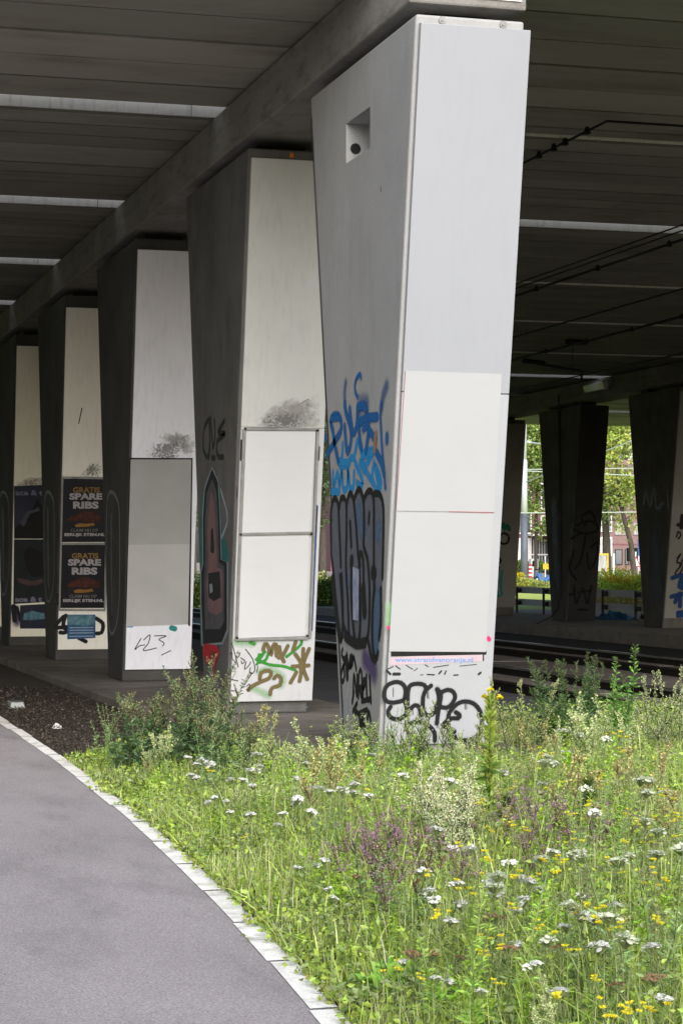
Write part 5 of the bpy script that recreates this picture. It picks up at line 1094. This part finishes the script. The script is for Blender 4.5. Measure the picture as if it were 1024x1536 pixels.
herb('mugwort', 'grey-green mugwort with reddish stems in the lower meadow', gp(610, 1400), 154, 6, .5, .3, .35, .06, .016, 60, (.11, .16, .09), 6, (.3, .3, .2), .01, .8, .06, cat='mugwort', scol=(.16, .07, .05))
herb('mugwort', 'grey-green mugwort left of the reddish stemmed one', gp(570, 1370), 155, 5, .42, .3, .35, .06, .016, 55, (.12, .17, .09), 4, (.3, .3, .2), .01, .8, .06, cat='mugwort')
herb('broad_leaf_weed', 'broad leaved dock with big green leaves in the lower meadow', gp(602, 1478), 160, 5, .24, .2, .5, .17, .07, 6, (.12, .21, .04), cat='weed', leaf_top=.5)
herb('broad_leaf_weed', 'light green broad leaved weed near the bottom edge', gp(725, 1530), 161, 4, .22, .16, .4, .10, .035, 12, (.20, .33, .05), cat='weed')
herb('broad_leaf_weed', 'yellow leaved weed right of the evening primrose base', gp(745, 1320), 162, 4, .28, .2, .5, .10, .04, 12, (.24, .27, .04), cat='weed')
# tall evening primrose: thick stem set with pods, long leaves below, yellow flowers on top
def primrose(label, loc, seed, h, flowers, lcol, pod, leaf_from=.0, lean=.03):
    g = np.random.default_rng(seed); t = thing('evening_primrose', label, 'evening primrose', loc)
    st_ = curve_stem((0, 0, 0), h, (lean, g.uniform(0, 6)), 12, g, .02); V, T, C = stems_mesh([st_], .009, .005, (.14, .15, .05), g); npmesh('stem', V, T, None, C, M['leaf'], t)
    n = 120; u = g.uniform(.02, .75, n); i = (u * 11).astype(int); P = st_[i] + (st_[np.minimum(i + 1, 11)] - st_[i]) * (u * 11 - i)[:, None]
    D = rdir(n, -.2, g); D[:, 2] = .35 - .5 * g.uniform(0, 1, n); s_ = (1.1 - .75 * u)
    V, T, C = leaf_mesh(P, D, .15 * s_, .034 * s_, jitter(lcol, n, .3, .15, g), g=g); npmesh('leaves', V, T, None, C, M['leaf'], t)
    n = 340; u = g.uniform(.36, .985, n); i = (u * 11).astype(int); P = st_[i] + (st_[np.minimum(i + 1, 11)] - st_[i]) * (u * 11 - i)[:, None]
    D = rdir(n, .0, g); D[:, 2] = .8; V, T, C = leaf_mesh(P, D, .058, .016, jitter(pod, n, .25, .1, g), g=g); npmesh('seed_pods', V, T, None, C, M['leaf'], t)
    for fx_, fz in flowers:
        c = st_[-1] + np.array([fx_ * RT.x, fx_ * RT.y, fz]); k = 10
        D = rdir(k, -.1, g); D[:, 2] *= .5; V, T, C = leaf_mesh(np.repeat(c[None], k, 0), D, .024, .026, jitter((.88, .76, .05), k, .12, .05, g), g=g)
        V2, T2, C2 = stems_mesh([np.linspace(st_[-1] - [0, 0, .05], c, 4)], .003, .003, (.25, .3, .06), g); V, T, C = merge([(V, T, C), (V2, T2, C2)]); npmesh('flower', V, T, None, C, M['petal'], t)
    return t
primrose('tall evening primrose with two yellow flowers before the nearest panel corner', gp(733, 1282), 170, .93, [(-.035, -.01), (.055, -.015), (.0, .03)], (.19, .30, .06), (.36, .47, .09))
primrose('dark seeded evening primrose stalk standing in the right meadow', gp(880, 1300), 171, .46, [], (.13, .2, .05), (.11, .16, .04))
primrose('short seeded evening primrose stalk left of the dark stalk', gp(762, 1300), 172, .36, [], (.13, .2, .05), (.14, .2, .05))
# mixed meadow herbs: five kinds, copied over the meadow
MH = [dict(label='feathery light green herb in the meadow', group='feathery light green meadow herbs', n=5, h=.40, spread=.22, lean=.35, leaf=.045, lw=.010, leaves=60, lcol=(.17, .24, .06)),
      dict(label='lime green small leaved herb in the meadow', group='lime green meadow herbs', n=6, h=.36, spread=.26, lean=.4, leaf=.05, lw=.022, leaves=40, lcol=(.19, .27, .035)),
      dict(label='grey-green thin leaved herb in the meadow', group='grey-green meadow herbs', n=5, h=.46, spread=.22, lean=.3, leaf=.05, lw=.011, leaves=50, lcol=(.15, .20, .11)),
      dict(label='cream budded pale herb in the meadow', group='cream budded meadow herbs', n=4, h=.46, spread=.2, lean=.3, leaf=.04, lw=.011, leaves=36, lcol=(.19, .235, .10), bud=22, bcol=(.52, .50, .36), top=.45, branch=.09),
      dict(label='straw coloured dry herb in the meadow', group='straw coloured dry meadow herbs', n=4, h=.42, spread=.2, lean=.3, leaf=.03, lw=.008, leaves=16, lcol=(.26, .22, .11), bud=18, bcol=(.42, .36, .20), top=.5, branch=.07, scol=(.26, .19, .10))]
gH = np.random.default_rng(77); hx, hy, he = sample(300, 7.2, 19.5, -.18, .22, gH)
first = {}
for i in range(len(hx)):
    if he[i] < .30: continue
    k = int(gH.choice(5, p=[.26, .18, .18, .22, .16])) if hx[i] > 3.2 or hy[i] > 13 else int(gH.choice(5, p=[.35, .45, .1, .05, .05]))
    loc = Vector((hx[i], hy[i], float(ground_z(hx[i:i + 1], hy[i:i + 1])[0])))
    if k not in first:
        o = herb('meadow_herb', MH[k]['label'], loc, 700 + k, cat='herb', r0=.0028, **{**dict(scol=(.24, .33, .10)), **{a: b_ for a, b_ in MH[k].items() if a != 'label'}}); first[k] = o
    else:
        o = copy_tree(first[k]); o.location = loc
    s_ = (gH.uniform(.7, 1.1) if gH.uniform() < .75 else gH.uniform(1.2, 1.75)) * (.72 if loc.y > 14.8 and loc.x < 6.6 else 1); o.scale = (s_, s_, s_); o.rotation_euler = (0, 0, gH.uniform(0, 6.28))
# flowers: small stock of plants, copied
def stock_flower(name, label, cat, group, kind, seed, h):
    g = np.random.default_rng(seed); t = thing(name, label, cat, (0, 0, 0), group)
    lines = [curve_stem((0, 0, 0), h, (.12, g.uniform(0, 6)), 6, g)]; heads = []
    top_ = lines[0][-1]; lf = []
    n = 16; u = g.uniform(.05, .8, n); i = (u * 5).astype(int); P = lines[0][i] + (lines[0][np.minimum(i + 1, 5)] - lines[0][i]) * (u * 5 - i)[:, None]
    D = rdir(n, 0, g); lf.append(leaf_mesh(P, D, .05, .010, jitter((.13, .19, .06), n, .3, .1, g), g=g))
    def disc(c, r, col, k=7, tilt=None):
        nrm = unit(np.array([g.normal(0, .35), g.normal(0, .35) - .25, 1.0])); a = unit(np.cross(nrm, [0, 1., .1])); b_ = np.cross(nrm, a)
        an = np.arange(k) / k * 2 * pi; V = np.concatenate([[c + nrm * r * .25], c + (np.cos(an)[:, None] * a + np.sin(an)[:, None] * b_) * r * g.uniform(.8, 1.15, (k, 1))])
        T = np.array([(0, 1 + j, 1 + (j + 1) % k) for j in range(k)]); return V, T, np.broadcast_to(np.array(col) * g.uniform(.85, 1.1), (k + 1, 3))
    if kind == 'yarrow':
        for _ in range(34):
            r = .040 * math.sqrt(g.uniform(0, 1)); a = g.uniform(0, 6.28); c = top_ + np.array([r * math.cos(a), r * math.sin(a), .03 - r * r * 9 + g.normal(0, .004)]); lines.append(np.linspace(top_ - [0, 0, .02], c, 3)); heads.append(disc(c, .0082 if _ > 9 else .014, (.95, .95, .92), 7))
    elif kind == 'carrot':
        for _ in range(64):
            r = .046 * math.sqrt(g.uniform(0, 1)); a = g.uniform(0, 6.28); c = top_ + np.array([r * math.cos(a), r * math.sin(a), .04 - r * r * 9 + g.normal(0, .005)]); lines.append(np.linspace(top_ - [0, 0, .01], c, 3)); heads.append(disc(c, .0070 if _ > 12 else .013, (.90, .94, .78), 7))
    elif kind == 'nest':
        for _ in range(60):
            d = rdir(1, -.5, g)[0]; c = top_ + d * [.026, .026, .022]; heads.append(leaf_mesh(c[None] - d * .012, d[None] + g.normal(0, .3, (1, 3)), .022, .010, jitter((.36, .40, .20), 1, .2, .1, g), g=g))
    elif kind == 'yellow':
        for q_ in range(g.integers(2, 5)):
            c = top_ + np.array([g.normal(0, .035), g.normal(0, .035), g.uniform(-.03, .04)]); lines.append(np.linspace(top_ - [0, 0, .10], c, 4))
            k = 12; an = np.arange(k) / k * 2 * pi; D = np.stack([np.cos(an), np.sin(an), np.full(k, .28)], 1); heads.append(leaf_mesh(np.repeat(c[None], k, 0), D, .018, .011, jitter((.95, .86, .08), k, .1, .05, g), g=g)); heads.append(disc(c + [0, 0, .003], .006, (.9, .66, .02), 6))
    elif kind == 'purple':
        for q_ in range(9):
            b0 = lines[0][3]; c = b0 + np.array([g.normal(0, .05), g.normal(0, .05), g.uniform(.02, h * .45)]); lines.append(np.linspace(b0, c, 4)); k = 14
            heads.append(leaf_mesh(c + g.normal(0, .010, (k, 3)), rdir(k, -.3, g), .012, .009, jitter((.46, .28, .40), k, .35, .15, g), g=g))
    elif kind == 'brown':
        for _ in range(30):
            r = .038 * math.sqrt(g.uniform(0, 1)); a = g.uniform(0, 6.28); c = top_ + np.array([r * math.cos(a), r * math.sin(a), .02 - r * r * 5]); lines.append(np.linspace(top_ - [0, 0, .02], c, 3)); heads.append(disc(c, .009, (.38, .25, .15), 6))
    V, T, C = stems_mesh(lines, .0028, .0012, (.26, .33, .13) if kind != 'purple' else (.20, .13, .10), g); npmesh('stem', V, T, None, C, M['leaf'], t)
    V, T, C = merge(lf); npmesh('leaves', V, T, None, C, M['leaf'], t)
    V, T, C = merge(heads); npmesh('blossom', V, T, None, C, M['petal'], t)
    return t
FL = dict(yarrow=('yarrow', 'white flat headed yarrow among the meadow grass', 'yarrow', 'white yarrow in the meadow', .45), carrot=('wild_carrot', 'wild carrot with a domed greenish white flower head in the right meadow', 'wild carrot', 'wild carrots in the right meadow', .52),
          nest=('wild_carrot', 'wild carrot closed into a pale green ball in the right meadow', 'wild carrot', 'closed wild carrot heads', .50), yellow=('hawkbit', 'small bright yellow daisy-like flowers in the meadow', 'yellow flower', 'yellow flowers in the meadow', .48),
          purple=('marjoram', 'purple pink marjoram in loose clusters in the meadow', 'marjoram', 'purple marjoram in the meadow', .48), brown=('yarrow', 'faded brown yarrow head in the lower meadow', 'yarrow', 'faded brown yarrow heads', .40))
stock = {k: [stock_flower(v[0], v[1], v[2], v[3], k, 300 + 17 * j + len(k), v[4]) for j in range(3)] for k, v in FL.items()}
used = set(); gR = random.Random(5)
def put(kind, px, py):
    """a flower whose head shows at this spot of the meadow"""
    k = gR.randrange(3); o = stock[kind][k]; h = FL[kind][4]
    s_ = gR.uniform(.74, 1.0); z = -.14
    for _ in range(3):
        p = onZ(px, py, z + h * s_)
        lo = onZ(px, py, z + h * s_); z = float(ground_z(np.array([lo.x]), np.array([lo.y]))[0])
    ok, e = meadow_ok(np.array([lo.x]), np.array([lo.y]))
    if e[0] < .12: return
    if e[0] < .35: s_ *= .8
    if (kind, k) in used: o = copy_tree(o)
    used.add((kind, k))
    o.location = (lo.x, lo.y, z); o.scale = (s_, s_, s_); o.rotation_euler = (gR.uniform(-.22, .22), gR.uniform(-.22, .22), gR.uniform(0, 6.28))
Y1 = [(555, 1137), (568, 1147), (590, 1140), (600, 1148), (613, 1143), (586, 1150), (672, 1168), (584, 1186), (597, 1188), (625, 1188), (674, 1179), (650, 1186), (704, 1186), (702, 1200), (634, 1207), (655, 1145), (686, 1143), (730, 1168), (745, 1152), (738, 1157), (760, 1182), (757, 1200), (741, 1171), (885, 1198), (780, 1215), (818, 1220), (850, 1224), (712, 1243), (706, 1252), (590, 1250), (800, 1175), (720, 1162), (640, 1165), (680, 1192), (770, 1195), (790, 1160)]
YA = [(px / 2 + 0, py) for px, py in Y1]
YA = [((x - 0), y) for x, y in [(278, 1138), (284, 1147), (295, 1150), (300, 1148), (307, 1143), (293, 1155), (336, 1168), (292, 1186), (298, 1188), (312, 1188), (337, 1179), (325, 1186), (352, 1186), (351, 1200), (317, 1207), (343, 1145), (327, 1147), (365, 1168), (372, 1152), (369, 1160), (380, 1182), (378, 1200), (395, 1135), (445, 1163), (459, 1147), (470, 1137), (443, 1198), (410, 1220), (427, 1224), (485, 1183), (493, 1190), (490, 1180), (356, 1243), (353, 1252), (296, 1250), (470, 1316), (478, 1337), (477, 1350), (450, 1285), (463, 1318), (520, 1190), (526, 1192), (545, 1180), (655, 1165), (640, 1170), (540, 1132), (705, 1350), (715, 1280), (760, 1290), (790, 1322), (798, 1272)]]
for x, y in YA: put('yarrow', x, y)
for x, y in ((625, 1420), (590, 1455), (620, 1470), (700, 1345), (765, 1415), (820, 1345), (905, 1363), (878, 1417), (640, 1505), (545, 1490), (815, 1450), (990, 1500), (860, 1495), (1012, 1425), (680, 1330), (880, 1280), (940, 1290), (660, 1440), (740, 1370), (775, 1330)): put('yarrow', x, y)
for x, y in ((895, 1112), (862, 1100), (835, 1104), (812, 1138), (822, 1150), (832, 1148), (866, 1190), (918, 1170), (972, 1195), (985, 1176), (988, 1255), (1012, 1282), (848, 1365), (880, 1385), (765, 1322), (955, 1238), (1000, 1290), (820, 1130), (943, 1290), (868, 1290)): put('carrot', x, y)
for x, y in ((852, 1144), (901, 1160), (964, 1162), (822, 1342), (968, 1250), (998, 1310), (852, 1270), (1000, 1190), (880, 1246), (655, 1370), (910, 1330)): put('nest', x, y)
for x, y in ((745, 1037), (200, 1184), (257, 1178), (312, 1150), (332, 1152), (810, 1130), (818, 1140), (790, 1175), (785, 1180), (880, 1152), (914, 1100), (932, 1102), (1002, 1138), (937, 1162), (983, 1190), (995, 1195), (985, 1220), (1000, 1230), (1016, 1238), (960, 1225), (785, 1242), (848, 1258), (768, 1285), (793, 1286), (639, 1312), (748, 1313), (765, 1313), (695, 1368), (890, 1350), (884, 1355), (945, 1390), (595, 1440), (600, 1432), (870, 1420), (1000, 1500), (730, 1430), (765, 1400), (920, 1290), (842, 1292), (1010, 1320), (905, 1215), (870, 1212), (975, 1228), (1015, 1252), (940, 1235)): put('yellow', x, y)
for x, y in ((530, 1230), (535, 1245), (545, 1225), (560, 1232), (575, 1240), (590, 1225), (605, 1195), (550, 1250), (780, 1165), (790, 1195), (800, 1200), (810, 1215), (820, 1225), (800, 1242), (812, 1248), (826, 1180), (836, 1195), (770, 1190), (760, 1205), (920, 1205), (930, 1215), (940, 1210), (912, 1220), (625, 1245), (630, 1260), (590, 1280), (575, 1225), (700, 1210), (845, 1210), (600, 1210)): put('purple', x, y)
for x, y in ((620, 1398), (745, 1372), (605, 1440), (640, 1403), (530, 1295), (660, 1410), (722, 1375)): put('brown', x, y)
for kind, n_, rx, ry in (('yarrow', 34, (300, 760), (1150, 1480)), ('yarrow', 10, (640, 1020), (1120, 1530)), ('carrot', 10, (760, 1020), (1090, 1420)), ('nest', 18, (700, 1020), (1150, 1400)), ('yellow', 40, (720, 1020), (1110, 1520)), ('yellow', 14, (260, 700), (1180, 1500)), ('purple', 5, (760, 900), (1165, 1260)), ('purple', 6, (520, 960), (1190, 1330)), ('brown', 8, (520, 1000), (1300, 1500))):
    for q_ in range(n_):
        px, py = gR.uniform(*rx), gR.uniform(*ry)
        if px > 250 + (py - 1150) * .72: put(kind, px, py)
for k, lst in stock.items():
    for j, o in enumerate(lst):
        if (k, j) not in used:
            for ch in list(o.children): bpy.data.objects.remove(ch)
            bpy.data.objects.remove(o)

# ------------------------------------------------------------------ trees and bushes beyond
def tree(label, px, d, h, cw, seed, lcol, lean=0.0, trunk=.28, n_cl=70, per=70, ls=.34, cb=.3, name='tree'):
    g = np.random.default_rng(seed); q = at_ground(px, d); t = thing(name, label, 'tree', q, 'street trees beyond the viaduct')
    L0 = [Vector((0, 0, -.3)), Vector((lean * .3, 0, h * .2)), Vector((lean, .1, h * .42)), Vector((lean * 1.4, 0, h * .7)), Vector((lean * 1.6, 0, h * .95))]
    m = MB(); m.tube(L0, [trunk, trunk * .85, trunk * .65, trunk * .35, .04], 9)
    tips = []
    for k in range(14):
        u = g.uniform(.3, .9); i = min(int(u * 4), 3); b0 = L0[i].lerp(L0[i + 1], u * 4 - i); a = g.uniform(0, 6.28); ln = cw * g.uniform(.5, 1) * (1.15 - u * .6)
        mid = b0 + Vector((math.cos(a) * ln * .45, math.sin(a) * ln * .45, ln * .35)); tip = b0 + Vector((math.cos(a) * ln, math.sin(a) * ln, ln * .55)); m.tube([b0, mid, tip], [trunk * .35 * (1.1 - u), trunk * .22 * (1.1 - u), .02], 6); tips += [mid, tip]
    m.build('trunk', M['bark'], t, world=False)
    cs = []
    for k in range(n_cl):
        if k < len(tips): c = np.array(tips[k])
        else:
            dd = rdir(1, -.6, g)[0] * g.uniform(.35, 1) ** .6; zc = h * (cb + 1) / 2; c = np.array([lean * 1.2, 0, zc]) + dd * [cw, cw, h * (1 - cb) / 2]
        cs.append(c)
    P = np.concatenate([c + g.normal(0, 1, (per, 3)) * [.55, .55, .38] * g.uniform(.6, 1.3) for c in cs]); n = len(P)
    tone = np.repeat(g.uniform(.55, 1.35, len(cs)), per)[:, None]
    V, T, C = leaf_mesh(P, rdir(n, -.7, g), ls * g.uniform(.6, 1.2, n), ls * .6, np.clip(jitter(lcol, n, .25, .15, g) * tone, .01, .6), g=g)
    npmesh('crown', V, T, None, C, M['leaf'], t); return t
tree('slender street tree with a full crown behind the grey pole', 803, 150, 12.5, 1.5, 400, (.28, .38, .09), .1, .14, 80, 70, .3, .36)
tree('young tree with a light crown left of the grey pole', 764, 160, 11.5, 1.3, 401, (.34, .43, .10), .5, .12, 26, 45, .28, .5)
tree('tree with a dark bent trunk seen between the two far pillars, left one', 911, 141, 13, 3.0, 402, (.27, .37, .09), -.25, .30, 60, 56, .3, .33)
tree('thin leaning tree with yellow-green leaves between the two far pillars, right one', 953, 138, 12, 2.2, 403, (.42, .52, .11), -1.0, .2, 42, 50, .3, .33)
tree('bare branched tall tree further back between the far pillars', 932, 180, 17, 3.2, 404, (.26, .31, .10), .4, .25, 30, 40, .36, .45)
tree('tall dark tree in the gap left of the nearest pillar', 484, 150, 12, 3.4, 405, (.10, .15, .05), 0, .3, 80, 60, .36, .35)
tree('dark tree in the narrow gap left of the second pillar', 289, 150, 12, 3.0, 406, (.10, .15, .05), 0, .3, 70, 60, .36, .25)
def bush(label, px, py, d, w, h, seed, lcol, n=5000, ls=.16, flowers=None, z=None):
    g = np.random.default_rng(seed); q = atd(px, HY, d); q.z = gz(d) if z is None else z; t = thing('bush', label, 'bush', q)
    c = [np.array([g.uniform(-w, w), g.uniform(-.8, .8), 0]) for _ in range(16)]
    P = []
    for k in range(16):
        u = rdir(n // 16, 0, g) * g.uniform(.5, 1, (n // 16, 1)) ** .4; hh = h * g.uniform(.7, 1.0); off = g.uniform(-w, w); P.append(np.stack([u[:, 0] * .7 * RT.x + off * RT.x, u[:, 1] * .7 + off * RT.y, u[:, 2] * hh], 1))
    P = np.concatenate(P); k = len(P)
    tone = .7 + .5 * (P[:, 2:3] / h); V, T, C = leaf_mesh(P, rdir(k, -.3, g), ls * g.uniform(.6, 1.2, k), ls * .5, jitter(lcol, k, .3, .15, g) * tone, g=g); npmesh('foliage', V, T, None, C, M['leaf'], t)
    V, T, C = stems_mesh([curve_stem((g.uniform(-w, w) * RT.x, g.uniform(-.3, .3), -.1), h * .8, (.3, g.uniform(0, 6)), g=g) for _ in range(12)], .02, .006, (.1, .08, .05), g); npmesh('stem', V, T, None, C, M['leaf'], t)
    if flowers is not None:
        hi = P[P[:, 2] > h * .62]; hi = hi[g.permutation(len(hi))[:150]]; V, T, C = leaf_mesh(hi + [0, 0, .1], rdir(len(hi), .2, g), .16, .10, jitter(flowers, len(hi), .2, .1, g), g=g); npmesh('blossom', V, T, None, C, M['petal'], t)
    return t
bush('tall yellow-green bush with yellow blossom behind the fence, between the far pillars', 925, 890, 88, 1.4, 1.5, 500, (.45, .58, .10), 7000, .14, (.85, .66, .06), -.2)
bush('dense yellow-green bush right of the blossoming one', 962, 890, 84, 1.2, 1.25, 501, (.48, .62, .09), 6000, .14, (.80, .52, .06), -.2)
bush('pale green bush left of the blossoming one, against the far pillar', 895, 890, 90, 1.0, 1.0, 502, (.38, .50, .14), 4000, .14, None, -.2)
bush('low dry brownish growth right behind the fence', 935, 910, 78, 1.8, .62, 503, (.46, .42, .16), 4000, .12, None, -.2)
bush('clipped green hedge in front of the brick building', 790, 846, 166, 1.3, .95, 504, (.14, .22, .04), 4000, .2)
bush('yellow flowering weeds at the roadside left of the pole', 772, 872, 126, .35, .85, 505, (.45, .47, .08), 1500, .16, (.7, .55, .03))
bush('tufts of pale weeds around the foot of the pole', 792, 876, 127, .9, .45, 506, (.36, .43, .12), 2500, .16)
bush('green shrub in the gap left of the nearest pillar', 488, 925, 82, .35, 1.35, 507, (.13, .24, .05), 2500, .13, None, -.2)
bush('green shrub in the narrow gap left of the second pillar', 290, 920, 84, .7, 1.6, 508, (.26, .38, .07), 3500, .14, None, -.2)
bush('yellowish tall growth further back in the gap left of the nearest pillar', 478, 900, 110, 1.6, 1.1, 509, (.42, .44, .14), 3500, .18)

# ------------------------------------------------------------------ light
w = bpy.data.worlds.new('World'); sc.world = w; w.use_nodes = True
nt_ = w.node_tree; bg = nt_.nodes['Background']
sky = nt_.nodes.new('ShaderNodeTexSky'); sky.sky_type = 'NISHITA'; sky.sun_disc = False
EL, AZ = 29, 183      # sun height; azimuth measured from +Y towards +X
sky.sun_elevation = R(EL); sky.sun_rotation = R(AZ); sky.air_density = 1.0; sky.dust_density = 3.5; sky.ozone_density = 1.0
nt_.links.new(sky.outputs[0], bg.inputs[0]); bg.inputs[1].default_value = .15
sd = bpy.data.lights.new('sun', 'SUN'); so = bpy.data.objects.new('sun', sd); COL.objects.link(so)
sd.energy = 4.8; sd.angle = R(60); sd.color = (.965, .985, 1.0)
dv = Vector((math.sin(R(AZ)) * math.cos(R(EL)), math.cos(R(AZ)) * math.cos(R(EL)), math.sin(R(EL))))
so.rotation_euler = dv.to_track_quat('Z', 'Y').to_euler()
sc.view_settings.view_transform = 'Standard'; sc.view_settings.look = 'None'; sc.view_settings.exposure = 0; sc.view_settings.gamma = 1
sc.render.engine = 'CYCLES'
cy = sc.cycles; cy.max_bounces = 10; cy.diffuse_bounces = 6; cy.glossy_bounces = 3; cy.transmission_bounces = 4; cy.transparent_max_bounces = 24
cy.use_denoising = True; cy.denoiser = 'OPENIMAGEDENOISE'; cy.sample_clamp_indirect = 6; cy.caustics_reflective = False; cy.caustics_refractive = False
